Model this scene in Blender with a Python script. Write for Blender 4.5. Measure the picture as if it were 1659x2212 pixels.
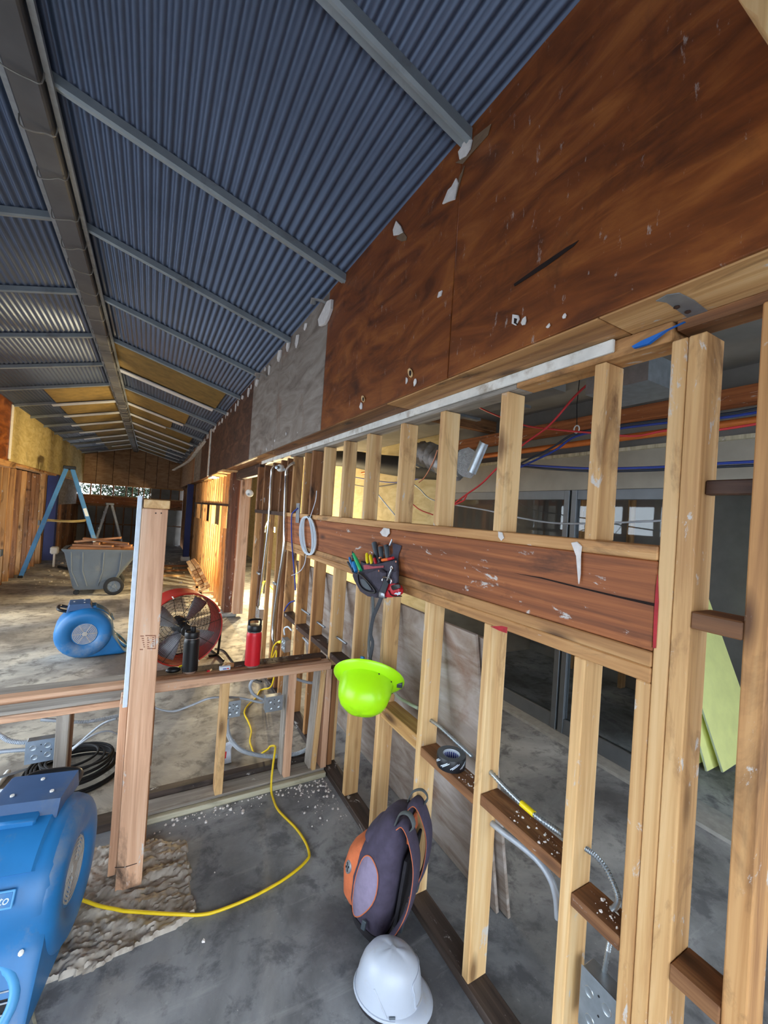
import bpy, bmesh, math, random
from mathutils import Vector, Matrix, Euler, noise
random.seed(7)
PI = math.pi
scene = bpy.context.scene
for o in list(bpy.data.objects): bpy.data.objects.remove(o, do_unlink=True)
col = scene.collection

# ------------------------------------------------------------------ camera
IW, IH, FPX = 1659.0, 2212.0, 890.0
CAMH = 1.72
ROLL, PITCH, YAW = math.atan(0.067), None, None
_c, _s = math.cos(ROLL), math.sin(ROLL)
_dx, _dy = 325 - IW / 2, 1080 - IH / 2            # vanishing point of the long walls
_u, _v = _dx * _c + _dy * _s, -_dx * _s + _dy * _c
PITCH = math.atan2(_v, FPX)
YAW = -math.atan2(_u, math.hypot(FPX, _v))
FWD = Vector((math.sin(YAW) * math.cos(PITCH), math.cos(YAW) * math.cos(PITCH), math.sin(PITCH)))
_rt = Vector((math.cos(YAW), -math.sin(YAW), 0))
_up = _rt.cross(FWD)
RGT = _c * _rt + _s * _up
UPV = _c * _up - _s * _rt
CAM = Vector((0, 0, CAMH))
cam_data = bpy.data.cameras.new('camera')
cam = bpy.data.objects.new('camera', cam_data)
col.objects.link(cam)
m = Matrix((RGT, UPV, -FWD)).transposed().to_4x4()
m.translation = CAM
cam.matrix_world = m
cam_data.sensor_fit = 'VERTICAL'
cam_data.sensor_height = 36.0
cam_data.lens = FPX / IH * 36.0
cam_data.clip_start = 0.03
cam_data.clip_end = 200
scene.camera = cam

def ray(px, py):
    return FWD + (px - IW / 2) / FPX * RGT - (py - IH / 2) / FPX * UPV
def on(axis, val, px, py):
    d = ray(px, py)
    return CAM + d * ((val - CAM[axis]) / d[axis])
def fl(px, py, z=0.0): return on(2, z, px, py)       # where a pixel's ray meets a level plane
def wx(px, py, x): return on(0, x, px, py)           # ... the plane of the long right wall
def wy(px, py, y): return on(1, y, px, py)           # ... a plane across the room

# ------------------------------------------------------------------ light
world = bpy.data.worlds.new('sky'); scene.world = world
world.use_nodes = True
bg = world.node_tree.nodes['Background']
bg.inputs[0].default_value = (0.80, 0.90, 1.0, 1)
bg.inputs[1].default_value = 1.0
scene.view_settings.view_transform = 'Standard'
scene.view_settings.look = 'None'
scene.view_settings.gamma = 1.0
scene.view_settings.use_curve_mapping = False
scene.view_settings.exposure = 2.68
LAMP_W = 54.0          # each bulb of the work light in the side passage

# ------------------------------------------------------------------ materials
MATS = {}
def new_mat(name):
    m = bpy.data.materials.new(name); m.use_nodes = True
    nt = m.node_tree
    return m, nt, nt.nodes['Principled BSDF']
def c4(c): return (c[0], c[1], c[2], 1)
def srgb(r, g, b):
    f = lambda v: ((v / 255 + 0.055) / 1.055) ** 2.4 if v > 10 else v / 255 / 12.92
    return (f(r), f(g), f(b))
def mixc(nt, fac, a, b, mode='MIX'):
    n = nt.nodes.new('ShaderNodeMix'); n.data_type = 'RGBA'; n.blend_type = mode
    for sock, val in ((n.inputs[0], fac), (n.inputs[6], a), (n.inputs[7], b)):
        if isinstance(val, bpy.types.NodeSocket): nt.links.new(val, sock)
        elif isinstance(val, (int, float)): sock.default_value = val
        else: sock.default_value = c4(val)
    return n.outputs[2]
def ramp(nt, fac, stops):
    n = nt.nodes.new('ShaderNodeValToRGB')
    e = n.color_ramp.elements
    while len(e) < len(stops): e.new(0.5)
    for i, (p, c) in enumerate(stops):
        e[i].position = p; e[i].color = c4(c) if not isinstance(c, (int, float)) else (c, c, c, 1)
    nt.links.new(fac, n.inputs[0])
    return n.outputs[0]
def coords(nt, scale=(1, 1, 1), rnd=True, rot=(0, 0, 0), kind='Object'):
    tc = nt.nodes.new('ShaderNodeTexCoord')
    src = tc.outputs[kind]
    if rnd:
        oi = nt.nodes.new('ShaderNodeObjectInfo')
        mul = nt.nodes.new('ShaderNodeMath'); mul.operation = 'MULTIPLY'; mul.inputs[1].default_value = 37.0
        nt.links.new(oi.outputs['Random'], mul.inputs[0])
        add = nt.nodes.new('ShaderNodeVectorMath'); add.operation = 'ADD'
        nt.links.new(src, add.inputs[0]); nt.links.new(mul.outputs[0], add.inputs[1])
        src = add.outputs[0]
    mp = nt.nodes.new('ShaderNodeMapping')
    mp.inputs['Scale'].default_value = scale; mp.inputs['Rotation'].default_value = rot
    nt.links.new(src, mp.inputs[0])
    return mp.outputs[0]
def noise_tex(nt, vec, scale=5, detail=4, rough=0.55, dist=0.0):
    n = nt.nodes.new('ShaderNodeTexNoise')
    n.inputs['Scale'].default_value = scale; n.inputs['Detail'].default_value = detail
    n.inputs['Roughness'].default_value = rough; n.inputs['Distortion'].default_value = dist
    nt.links.new(vec, n.inputs['Vector'])
    return n.outputs[0]
def bump(nt, bsdf, height, strength=0.3, dist=0.01):
    b = nt.nodes.new('ShaderNodeBump'); b.inputs['Strength'].default_value = strength
    b.inputs['Distance'].default_value = dist
    nt.links.new(height, b.inputs['Height']); nt.links.new(b.outputs[0], bsdf.inputs['Normal'])
def plain(name, colr, rough=0.5, metal=0.0, var=0.15, scale=8, bmp=0.0, dirt=None, dirt_amt=0.5):
    m, nt, b = new_mat(name)
    vec = coords(nt)
    n = noise_tex(nt, vec, scale, 5)
    lo = tuple(c * (1 - var) for c in colr); hi = tuple(min(1, c * (1 + var)) for c in colr)
    out = ramp(nt, n, [(0.3, lo), (0.7, hi)])
    if dirt:
        n2 = noise_tex(nt, vec, scale * 0.6, 6, 0.7)
        out = mixc(nt, ramp(nt, n2, [(0.62 - dirt_amt * 0.3, 0.0), (0.75, 1.0)]), out, dirt)
    nt.links.new(out, b.inputs['Base Color'])
    b.inputs['Roughness'].default_value = rough; b.inputs['Metallic'].default_value = metal
    if bmp: bump(nt, b, noise_tex(nt, vec, scale * 6, 4), bmp, 0.004)
    MATS[name] = m
    return m
def wood(name, dark, mid, light, paint=0.0, stain=0.0, stainc=(0.02, 0.012, 0.008), knots=1.0, var=0.25, rough=0.65, grain=1.0):
    """Sawn lumber, grain along local Z; every board gets its own offset and tone."""
    m, nt, b = new_mat(name)
    v1 = coords(nt, (26 * grain, 26 * grain, 1.1))
    n1 = noise_tex(nt, v1, 1.0, 6, 0.6, 0.6)
    base = ramp(nt, n1, [(0.36, dark), (0.5, mid), (0.64, light)])
    v2 = coords(nt, (140, 140, 3))
    n2 = noise_tex(nt, v2, 1.0, 3)
    base = mixc(nt, 0.35, base, mixc(nt, n2, tuple(c * 0.6 for c in mid), light), 'MIX')
    if knots:
        v3 = coords(nt, (7, 7, 2.3))
        vo = nt.nodes.new('ShaderNodeTexVoronoi'); vo.inputs['Scale'].default_value = 1.0
        nt.links.new(v3, vo.inputs['Vector'])
        k = ramp(nt, vo.outputs['Distance'], [(0.06, 0.9), (0.19, 0.0)])
        base = mixc(nt, k, base, tuple(c * 0.35 for c in dark))
    if stain:
        v4 = coords(nt, (5, 5, 1.6))
        n4 = noise_tex(nt, v4, 1.3, 7, 0.65, 0.8)
        k = ramp(nt, n4, [(0.60 - 0.12 * stain, 0.0), (0.76 - 0.10 * stain, 0.9)])
        base = mixc(nt, k, base, stainc)
    if paint:
        v5 = coords(nt, (9, 9, 4))
        n5 = noise_tex(nt, v5, 2.0, 8, 0.7, 0.5)
        k = ramp(nt, n5, [(0.655 - 0.09 * paint, 0.0), (0.70 - 0.09 * paint, 0.9)])
        base = mixc(nt, k, base, (0.62, 0.60, 0.57))
    oi = nt.nodes.new('ShaderNodeObjectInfo')
    tone = ramp(nt, oi.outputs['Random'], [(0.0, 1 - var), (1.0, 1.0)])
    base = mixc(nt, 1.0, base, tone, 'MULTIPLY')
    nt.links.new(base, b.inputs['Base Color'])
    b.inputs['Roughness'].default_value = rough
    bump(nt, b, n2, 0.25, 0.002)
    MATS[name] = m
    return m

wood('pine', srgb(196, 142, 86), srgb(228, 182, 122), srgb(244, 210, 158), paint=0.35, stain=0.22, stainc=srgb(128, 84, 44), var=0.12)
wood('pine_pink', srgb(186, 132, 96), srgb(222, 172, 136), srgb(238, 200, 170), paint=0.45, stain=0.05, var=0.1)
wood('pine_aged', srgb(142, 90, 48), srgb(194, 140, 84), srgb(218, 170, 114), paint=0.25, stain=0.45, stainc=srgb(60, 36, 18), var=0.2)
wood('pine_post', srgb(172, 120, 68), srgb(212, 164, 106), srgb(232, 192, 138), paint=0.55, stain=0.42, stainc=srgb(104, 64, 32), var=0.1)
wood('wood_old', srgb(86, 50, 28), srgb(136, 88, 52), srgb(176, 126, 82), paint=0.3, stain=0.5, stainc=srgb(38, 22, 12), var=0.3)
wood('wood_yellow', srgb(146, 98, 50), srgb(196, 146, 86), srgb(222, 182, 122), paint=0.25, stain=0.2, stainc=srgb(110, 62, 20), var=0.45)
wood('wood_dark', srgb(34, 20, 13), srgb(62, 38, 26), srgb(98, 66, 48), paint=0.4, stain=0.4, var=0.3, knots=0.0)
wood('header_fir', srgb(96, 48, 22), srgb(150, 84, 42), srgb(184, 112, 62), paint=0.4, stain=0.25, stainc=srgb(52, 24, 12), var=0.0, grain=1.4)
wood('sill_dirty', srgb(40, 32, 28), srgb(66, 54, 48), srgb(96, 82, 74), paint=0.3, stain=0.6, stainc=srgb(26, 20, 17), knots=0.0, var=0.1)
wood('door_post', srgb(66, 34, 20), srgb(98, 56, 36), srgb(132, 84, 58), paint=0.55, stain=0.4, var=0.1)
wood('stub_grey', srgb(120, 112, 104), srgb(158, 150, 140), srgb(196, 188, 176), paint=0.3, stain=0.3, stainc=srgb(80, 72, 64), knots=0.0, var=0.1)
wood('plate_cream', srgb(150, 142, 116), srgb(190, 184, 156), srgb(214, 210, 188), paint=0.5, stain=0.3, stainc=srgb(90, 84, 66), knots=0.0)
wood('scrap_wood', srgb(104, 64, 38), srgb(160, 104, 66), srgb(206, 152, 104), paint=0.1, stain=0.2, stainc=srgb(70, 40, 24), var=0.35)

def ply_mat(name, dark, mid, light, stainc, stain=0.4, scratch=0.3, specks=0.2, sheen=0.5):
    """Big wall sheet: local X along the room, Z up."""
    m, nt, b = new_mat(name)
    v1 = coords(nt, (1.6, 1, 5.5), rnd=True, rot=(0, 0.12, 0))
    n1 = noise_tex(nt, v1, 1.4, 8, 0.6, 1.6)
    base = ramp(nt, n1, [(0.30, dark), (0.51, mid), (0.74, light)])
    v2 = coords(nt, (1, 1, 0.55))
    n2 = noise_tex(nt, v2, 3.2, 7, 0.65, 0.6)
    base = mixc(nt, ramp(nt, n2, [(0.62 - 0.12 * stain, 0.0), (0.80 - 0.1 * stain, 0.85)]), base, stainc)
    if scratch:
        v3 = coords(nt, (2.2, 1, 26), rot=(0, 0.5, 0))
        n3 = noise_tex(nt, v3, 2.0, 5, 0.7)
        base = mixc(nt, ramp(nt, n3, [(0.58, 0.0), (0.68, scratch)]), base, light)
    if specks:
        v4 = coords(nt, (16, 1, 5))
        n4 = noise_tex(nt, v4, 2.2, 5, 0.75)
        base = mixc(nt, ramp(nt, n4, [(0.63, 0.0), (0.69, specks)]), base, (0.55, 0.5, 0.46))
    nt.links.new(base, b.inputs['Base Color'])
    b.inputs['Roughness'].default_value = sheen
    bump(nt, b, n1, 0.15, 0.006)
    MATS[name] = m
ply_mat('ply_brown', srgb(84, 42, 14), srgb(128, 68, 26), srgb(164, 98, 44), srgb(34, 17, 9), 0.38, 0.4, 0.5, 0.42)
ply_mat('ply_grey', srgb(112, 100, 90), srgb(142, 130, 120), srgb(164, 154, 144), srgb(118, 76, 44), 0.35, 0.1, 0.3, 0.8)
ply_mat('ply_dkbrown', srgb(52, 30, 20), srgb(84, 52, 36), srgb(116, 78, 58), srgb(28, 16, 10), 0.4, 0.2, 0.4, 0.7)
ply_mat('ply_yellow', srgb(178, 154, 94), srgb(206, 184, 124), srgb(222, 204, 150), srgb(110, 90, 56), 0.3, 0.0, 0.1, 0.8)
ply_mat('ply_end', srgb(160, 122, 90), srgb(190, 152, 116), srgb(206, 172, 138), srgb(78, 48, 30), 0.3, 0.0, 0.1, 0.8)
ply_mat('ply_lean', srgb(128, 110, 96), srgb(166, 154, 144), srgb(190, 184, 182), srgb(124, 84, 58), 0.55, 0.3, 0.3, 0.6)
ply_mat('plaster_cream', srgb(176, 160, 116), srgb(196, 182, 138), srgb(208, 196, 156), srgb(150, 134, 96), 0.2, 0.0, 0.0, 0.9)

def concrete(name, dark, mid, light, stain):
    m, nt, b = new_mat(name)
    v = coords(nt, (1, 1, 1), rnd=False)
    n1 = noise_tex(nt, v, 1.1, 9, 0.62, 0.5)
    n2 = noise_tex(nt, v, 7.0, 8, 0.7, 0.3)
    n3 = noise_tex(nt, v, 42.0, 5, 0.7)
    base = ramp(nt, n1, [(0.36, dark), (0.5, mid), (0.64, light)])
    base = mixc(nt, ramp(nt, n2, [(0.50, 0.0), (0.62, 0.7)]), base, stain)
    base = mixc(nt, ramp(nt, n3, [(0.62, 0.0), (0.72, 0.35)]), base, light)
    # broom and drag marks across the slab
    vs = coords(nt, (0.7, 5.0, 1), rnd=False, rot=(0, 0, 0.15))
    n4 = noise_tex(nt, vs, 2.0, 6, 0.7, 0.4)
    base = mixc(nt, ramp(nt, n4, [(0.58, 0.0), (0.72, 0.4)]), base, light)
    nt.links.new(base, b.inputs['Base Color'])
    rg = ramp(nt, n2, [(0.3, 0.5), (0.7, 0.85)])
    nt.links.new(rg, b.inputs['Roughness'])
    bump(nt, b, n2, 0.25, 0.006)
    MATS[name] = m
concrete('concrete', srgb(98, 100, 104), srgb(146, 149, 153), srgb(190, 193, 194), srgb(88, 90, 96))
concrete('concrete_far', srgb(112, 106, 98), srgb(164, 157, 146), srgb(214, 206, 188), srgb(98, 92, 84))
concrete('mortar', srgb(138, 128, 118), srgb(176, 166, 154), srgb(206, 199, 188), srgb(118, 106, 94))

plain('deck_steel', srgb(92, 104, 126), 0.42, 0.5, 0.08, 2.0, dirt=srgb(84, 94, 112), dirt_amt=0.2)
plain('rafter_paint', srgb(148, 156, 160), 0.5, 0.3, 0.12, 6, dirt=srgb(120, 120, 118), dirt_amt=0.2)
plain('ridge_paint', srgb(92, 92, 94), 0.6, 0.2, 0.15, 5)
plain('slat_white', srgb(226, 228, 226), 0.5, 0.1, 0.08, 6)
plain('olive_board', srgb(124, 100, 48), 0.8, 0.0, 0.25, 9)
plain('galv', srgb(176, 186, 194), 0.35, 0.75, 0.15, 22)
plain('galv_dull', srgb(150, 156, 162), 0.5, 0.6, 0.15, 22)
plain('steel_bright', srgb(214, 218, 222), 0.22, 0.95, 0.06, 10)
plain('white_plaster', srgb(224, 219, 215), 0.9, 0, 0.1, 30, 0.4)
plain('white_bead', srgb(226, 226, 220), 0.6, 0, 0.12, 14, 0.1, dirt=srgb(150, 132, 108), dirt_amt=0.3)
plain('drywall_edge', srgb(214, 226, 240), 0.8, 0, 0.08, 30, 0.2)
plain('blue_plastic', srgb(34, 112, 172), 0.4, 0, 0.15, 4, dirt=srgb(120, 136, 156), dirt_amt=0.2)
plain('blue_plastic_dk', srgb(56, 88, 130), 0.5, 0, 0.15, 6, dirt=srgb(96, 104, 116), dirt_amt=0.3)
plain('ladder_blue', srgb(62, 122, 182), 0.5, 0, 0.12, 8, dirt=srgb(120, 140, 160), dirt_amt=0.2)
plain('blue_light', srgb(84, 158, 214), 0.4, 0, 0.08, 10)
plain('blue_tarp', srgb(24, 108, 200), 0.45, 0, 0.1, 10)
plain('grille_dusty', srgb(178, 174, 168), 0.7, 0.2, 0.15, 30)
plain('black_plastic', srgb(24, 25, 28), 0.4, 0, 0.2, 12)
plain('black_rubber', srgb(22, 22, 24), 0.75, 0, 0.2, 20)
plain('black_coat', srgb(16, 17, 20), 0.38, 0.1, 0.1, 30)
plain('red_coat', srgb(214, 24, 40), 0.38, 0.1, 0.05, 30)
plain('red_paint', srgb(176, 40, 32), 0.45, 0.1, 0.15, 10)
plain('fan_blade', srgb(196, 200, 208), 0.4, 0.2, 0.1, 10)
plain('lime_shell', srgb(176, 246, 20), 0.3, 0, 0.03, 4)
plain('white_shell', srgb(186, 195, 210), 0.35, 0, 0.05, 6, dirt=srgb(176, 170, 160), dirt_amt=0.25)
plain('fabric_grey', srgb(74, 70, 82), 0.95, 0, 0.2, 30, 0.3)
plain('fabric_purple', srgb(70, 63, 82), 0.95, 0, 0.18, 26, 0.25)
plain('fabric_lilac', srgb(138, 127, 152), 0.95, 0, 0.12, 30, 0.2)
plain('fabric_dark', srgb(34, 32, 38), 0.95, 0, 0.25, 26, 0.25)
plain('fabric_orange', srgb(206, 112, 70), 0.95, 0, 0.12, 30, 0.2)
plain('webbing', srgb(66, 70, 76), 0.9, 0, 0.12, 60, 0.3)
plain('strap_grey', srgb(92, 98, 100), 0.85, 0, 0.12, 40, 0.2)
plain('leather_pink', srgb(176, 84, 92), 0.8, 0, 0.15, 30, 0.2)
plain('yellow_cord', srgb(238, 204, 30), 0.5, 0, 0.06, 20)
plain('yellow_plastic', srgb(244, 220, 20), 0.4, 0, 0.05, 20)
plain('orange_plastic', srgb(236, 110, 40), 0.45, 0, 0.08, 20)
plain('orange_pipe', srgb(206, 116, 52), 0.45, 0.2, 0.12, 12)
plain('red_cable', srgb(206, 56, 60), 0.5, 0, 0.08, 20)
plain('blue_cable', srgb(36, 62, 150), 0.5, 0, 0.1, 20)
plain('dark_cable', srgb(34, 44, 62), 0.5, 0, 0.1, 20)
plain('white_cable', srgb(214, 224, 234), 0.5, 0, 0.05, 20)
plain('grey_flex', srgb(178, 186, 196), 0.5, 0.3, 0.08, 20)
plain('grey_plastic', srgb(96, 106, 116), 0.6, 0, 0.08, 6, dirt=srgb(120, 122, 120), dirt_amt=0.2)
plain('tool_grey', srgb(72, 82, 90), 0.5, 0, 0.1, 20)
plain('tool_red', srgb(196, 30, 44), 0.4, 0, 0.08, 20)
plain('tool_blue', srgb(40, 130, 200), 0.4, 0, 0.08, 20)
plain('tool_green', srgb(50, 190, 120), 0.4, 0, 0.1, 20)
plain('copper', srgb(226, 150, 118), 0.35, 0.7, 0.1, 20)
plain('navy_paint', srgb(34, 46, 104), 0.6, 0, 0.12, 6)
plain('alu_frame', srgb(112, 118, 124), 0.45, 0.5, 0.08, 10)
plain('band_paint', srgb(150, 146, 136), 0.7, 0, 0.1, 6)
plain('bare_sheet', srgb(138, 124, 108), 0.9, 0, 0.15, 5)
plain('grey_board', srgb(134, 132, 128), 0.85, 0, 0.15, 4)
plain('foil', srgb(190, 190, 188), 0.25, 0.9, 0.2, 30, 0.8)
plain('green_board', srgb(240, 244, 160), 0.7, 0, 0.06, 8)
plain('green_board_edge', srgb(186, 198, 176), 0.8, 0, 0.08, 20)
plain('tape_black', srgb(30, 32, 38), 0.4, 0, 0.15, 20)
plain('tape_side', srgb(92, 98, 104), 0.7, 0, 0.08, 40)
plain('cardboard', srgb(120, 96, 74), 0.9, 0, 0.1, 20)
plain('print_white', srgb(210, 222, 236), 0.6, 0, 0.03, 20)
plain('print_blue', srgb(40, 52, 160), 0.6, 0, 0.05, 20)
plain('print_red', srgb(206, 40, 50), 0.6, 0, 0.05, 20)
plain('ink', srgb(150, 100, 78), 0.9, 0, 0.2, 40)
plain('split_dark', srgb(30, 14, 8), 0.95, 0, 0.3, 30)
plain('red_mark', srgb(170, 34, 44), 0.7, 0, 0.25, 40)
plain('ceramic', srgb(232, 230, 224), 0.3, 0, 0.03, 20)
plain('wire_tie', srgb(150, 146, 138), 0.5, 0.5, 0.1, 30)
plain('concrete_base', srgb(158, 158, 154), 0.9, 0, 0.15, 20, 0.4)
plain('leaf_dark', srgb(40, 52, 30), 0.9, 0, 0.3, 10)
plain('bag_clear', srgb(200, 206, 220), 0.4, 0, 0.15, 20)
plain('pvc', srgb(226, 228, 224), 0.4, 0, 0.05, 20)

def glass_mat():
    m, nt, b = new_mat('pane_glass')
    b.inputs['Base Color'].default_value = (0.75, 0.8, 0.82, 1)
    b.inputs['Transmission Weight'].default_value = 1.0
    b.inputs['Roughness'].default_value = 0.02
    b.inputs['IOR'].default_value = 1.45
    MATS['pane_glass'] = m
glass_mat()
def emit_mat(name, colr, strength):
    m, nt, b = new_mat(name)
    b.inputs['Base Color'].default_value = c4(colr)
    b.inputs['Emission Color'].default_value = c4(colr)
    b.inputs['Emission Strength'].default_value = strength
    MATS[name] = m
emit_mat('bulb_warm', (1.0, 0.72, 0.34), 30.0)

# ------------------------------------------------------------------ mesh helpers
def smooth_path(pts, n=8, closed=False):
    pts = [Vector(p) for p in pts]
    if len(pts) < 3: return pts
    out = []
    N = len(pts)
    rng = range(N) if closed else range(N - 1)
    for i in rng:
        if closed: a, b_, c_, d = pts[i - 1], pts[i], pts[(i + 1) % N], pts[(i + 2) % N]
        else:
            b_, c_ = pts[i], pts[i + 1]
            a = pts[i - 1] if i > 0 else b_ * 2 - c_
            d = pts[i + 2] if i + 2 < N else c_ * 2 - b_
        for k in range(n):
            t = k / n; t2, t3 = t * t, t * t * t
            out.append(0.5 * ((2 * b_) + (c_ - a) * t + (2 * a - 5 * b_ + 4 * c_ - d) * t2 + (3 * b_ - a - 3 * c_ + d) * t3))
    if not closed: out.append(pts[-1])
    return out
class MB:
    def __init__(s): s.v, s.f = [], []
    def add(s, verts, faces):
        o = len(s.v); s.v += [Vector(v) for v in verts]; s.f += [tuple(i + o for i in f) for f in faces]
        return s
    def box(s, x0, x1, y0, y1, z0, z1, bev=0.0, M=None):
        if bev <= 0:
            vs = [(x, y, z) for x in (x0, x1) for y in (y0, y1) for z in (z0, z1)]
            fs = [(0, 1, 3, 2), (4, 6, 7, 5), (0, 4, 5, 1), (2, 3, 7, 6), (0, 2, 6, 4), (1, 5, 7, 3)]
        else:
            lo, hi = (x0, y0, z0), (x1, y1, z1)
            vs, idx = [], {}
            for sx in (0, 1):
                for sy in (0, 1):
                    for sz in (0, 1):
                        sg = (sx, sy, sz)
                        for ax in range(3):
                            p = []
                            for k in range(3):
                                e = hi[k] if sg[k] else lo[k]
                                if k != ax: e += -bev if sg[k] else bev
                                p.append(e)
                            idx[(sx, sy, sz, ax)] = len(vs); vs.append(tuple(p))
            fs = []
            for ax in range(3):
                o1, o2 = [k for k in range(3) if k != ax]
                for sd in (0, 1):
                    q = []
                    for (a, b_) in ((0, 0), (1, 0), (1, 1), (0, 1)):
                        sg = [0, 0, 0]; sg[ax] = sd; sg[o1] = a; sg[o2] = b_
                        q.append(idx[(*sg, ax)])
                    fs.append(tuple(q))
            for ax in range(3):              # edges along ax
                o1, o2 = [k for k in range(3) if k != ax]
                for a in (0, 1):
                    for b_ in (0, 1):
                        q = []
                        for (e, w) in ((0, o1), (1, o1), (1, o2), (0, o2)):
                            sg = [0, 0, 0]; sg[ax] = e; sg[o1] = a; sg[o2] = b_
                            q.append(idx[(*sg, w)])
                        fs.append(tuple(q))
            for sx in (0, 1):
                for sy in (0, 1):
                    for sz in (0, 1): fs.append(tuple(idx[(sx, sy, sz, k)] for k in range(3)))
        if M is not None: vs = [M @ Vector(v) for v in vs]
        return s.add(vs, fs)
    def tube(s, pts, r, n=8, closed=False, flat=1.0):
        pts = [Vector(p) for p in pts]
        N = len(pts); rings = []
        up = None
        for i, p in enumerate(pts):
            if closed: t = pts[(i + 1) % N] - pts[i - 1]
            else: t = pts[min(i + 1, N - 1)] - pts[max(i - 1, 0)]
            t = t.normalized() if t.length > 1e-9 else Vector((0, 0, 1))
            if up is None:
                up = Vector((0, 0, 1)) if abs(t.z) < 0.9 else Vector((1, 0, 0))
            up = (up - t * up.dot(t))
            up = up.normalized() if up.length > 1e-6 else t.orthogonal().normalized()
            sd = t.cross(up)
            rr = r[i] if isinstance(r, (list, tuple)) else r
            rings.append([p + up * (math.sin(2 * PI * k / n) * rr * flat) + sd * (math.cos(2 * PI * k / n) * rr) for k in range(n)])
        return s.loft(rings, closed=closed)
    def loft(s, rings, closed=False, cap=True, ring_closed=True):
        n = len(rings[0]); o = len(s.v)
        for rg in rings: s.v += [Vector(p) for p in rg]
        R = len(rings)
        for i in range(R if closed else R - 1):
            a, b_ = o + i * n, o + ((i + 1) % R) * n
            for k in range(n if ring_closed else n - 1):
                k2 = (k + 1) % n
                s.f.append((a + k, a + k2, b_ + k2, b_ + k))
        if cap and not closed and ring_closed:
            s.f.append(tuple(o + k for k in reversed(range(n))))
            s.f.append(tuple(o + (R - 1) * n + k for k in range(n)))
        return s
    def lathe(s, prof, n=24, M=None, cap=True):
        rings = []
        for r, z in prof:
            rg = [Vector((r * math.cos(2 * PI * k / n), r * math.sin(2 * PI * k / n), z)) for k in range(n)]
            if M is not None: rg = [M @ p for p in rg]
            rings.append(rg)
        return s.loft(rings, cap=cap)
    def prism(s, poly, vec, bev=0.0):
        """Extrude a closed 3-D outline by vec; bev insets both ends for soft rims."""
        poly = [Vector(p) for p in poly]; vec = Vector(vec)
        c = sum(poly, Vector()) / len(poly)
        if bev:
            ins = lambda P: [p + (c - p).normalized() * min(bev, (c - p).length * 0.4) for p in P]
            u = vec.normalized() * min(bev, vec.length * 0.4)
            rings = [ins(poly), [p + u for p in poly], [p + vec - u for p in poly], ins([p + vec for p in poly])]
        else: rings = [poly, [p + vec for p in poly]]
        return s.loft(rings)
    def build(s, name, mat, parent=None, smooth=None, loc=None):
        me = bpy.data.meshes.new(name)
        vs = s.v
        if loc is not None:
            L = Vector(loc); vs = [v - L for v in vs]
        me.from_pydata([tuple(v) for v in vs], [], s.f)
        bm = bmesh.new(); bm.from_mesh(me)
        bmesh.ops.recalc_face_normals(bm, faces=bm.faces)
        bm.to_mesh(me); bm.free()
        me.materials.append(MATS[mat] if isinstance(mat, str) else mat)
        if smooth is not None:
            me.polygons.foreach_set('use_smooth', [True] * len(me.polygons))
            me.set_sharp_from_angle(angle=math.radians(smooth))
        o = bpy.data.objects.new(name, me); col.objects.link(o)
        if loc is not None: o.location = loc
        if parent is not None: o.parent = parent
        return o
def tag(o, label, cat, group=None):
    o['label'] = label; o['category'] = cat
    if group: o['group'] = group
    return o
def thing(name, label, cat, loc=(0, 0, 0), rz=0.0, group=None):
    o = bpy.data.objects.new(name, None); col.objects.link(o)
    o.location = loc; o.rotation_euler = (0, 0, rz); o.empty_display_size = 0.1
    return tag(o, label, cat, group)
def struct(name, label=None):
    o = bpy.data.objects.new(name, None); col.objects.link(o); o['kind'] = 'structure'
    if label: o['label'] = label
    return o
def mark(o, label=None):
    o['kind'] = 'structure'
    if label: o['label'] = label
    return o
def copy_tree(o, parent=None):
    c = o.copy(); col.objects.link(c); c.parent = parent
    for ch in [x for x in bpy.data.objects if x.parent == o]: copy_tree(ch, c)
    return c
def board(name, x0, x1, y0, y1, z0, z1, mat, parent=None, bev=0.003, tilt=(0, 0)):
    """Sawn piece given by its box; local Z runs along its longest side so the grain follows it."""
    d = (x1 - x0, y1 - y0, z1 - z0)
    c = Vector(((x0 + x1) / 2, (y0 + y1) / 2, (z0 + z1) / 2))
    ax = max(range(3), key=lambda k: d[k])
    if ax == 2: R = Matrix.Identity(3)
    elif ax == 0: R = Matrix(((0, 0, 1), (1, 0, 0), (0, 1, 0)))
    else: R = Matrix(((0, 1, 0), (0, 0, 1), (1, 0, 0)))
    L = R.transposed() @ Vector(d)
    h = [abs(v) / 2 for v in L]
    o = MB().box(-h[0], h[0], -h[1], h[1], -h[2], h[2], min(bev, min(h) * 0.4)).build(name, mat, parent)
    M = R.to_4x4()
    if tilt != (0, 0): M = Matrix.Rotation(tilt[0], 4, 'X') @ Matrix.Rotation(tilt[1], 4, 'Y') @ M
    M.translation = c
    o.matrix_basis = M
    return o
def stick(name, p0, p1, w, t, mat, parent=None, side=(1, 0, 0), bev=0.003):
    """Sawn piece from p0 to p1, w wide along side, t thick."""
    p0, p1 = Vector(p0), Vector(p1)
    z = (p1 - p0); L = z.length; z.normalize()
    x = Vector(side); x = (x - z * x.dot(z)).normalized(); y = z.cross(x)
    o = MB().box(-w / 2, w / 2, -t / 2, t / 2, -L / 2, L / 2, min(bev, t * 0.3)).build(name, mat, parent)
    M = Matrix((x, y, z)).transposed().to_4x4(); M.translation = (p0 + p1) / 2
    o.matrix_basis = M
    return o
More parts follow.
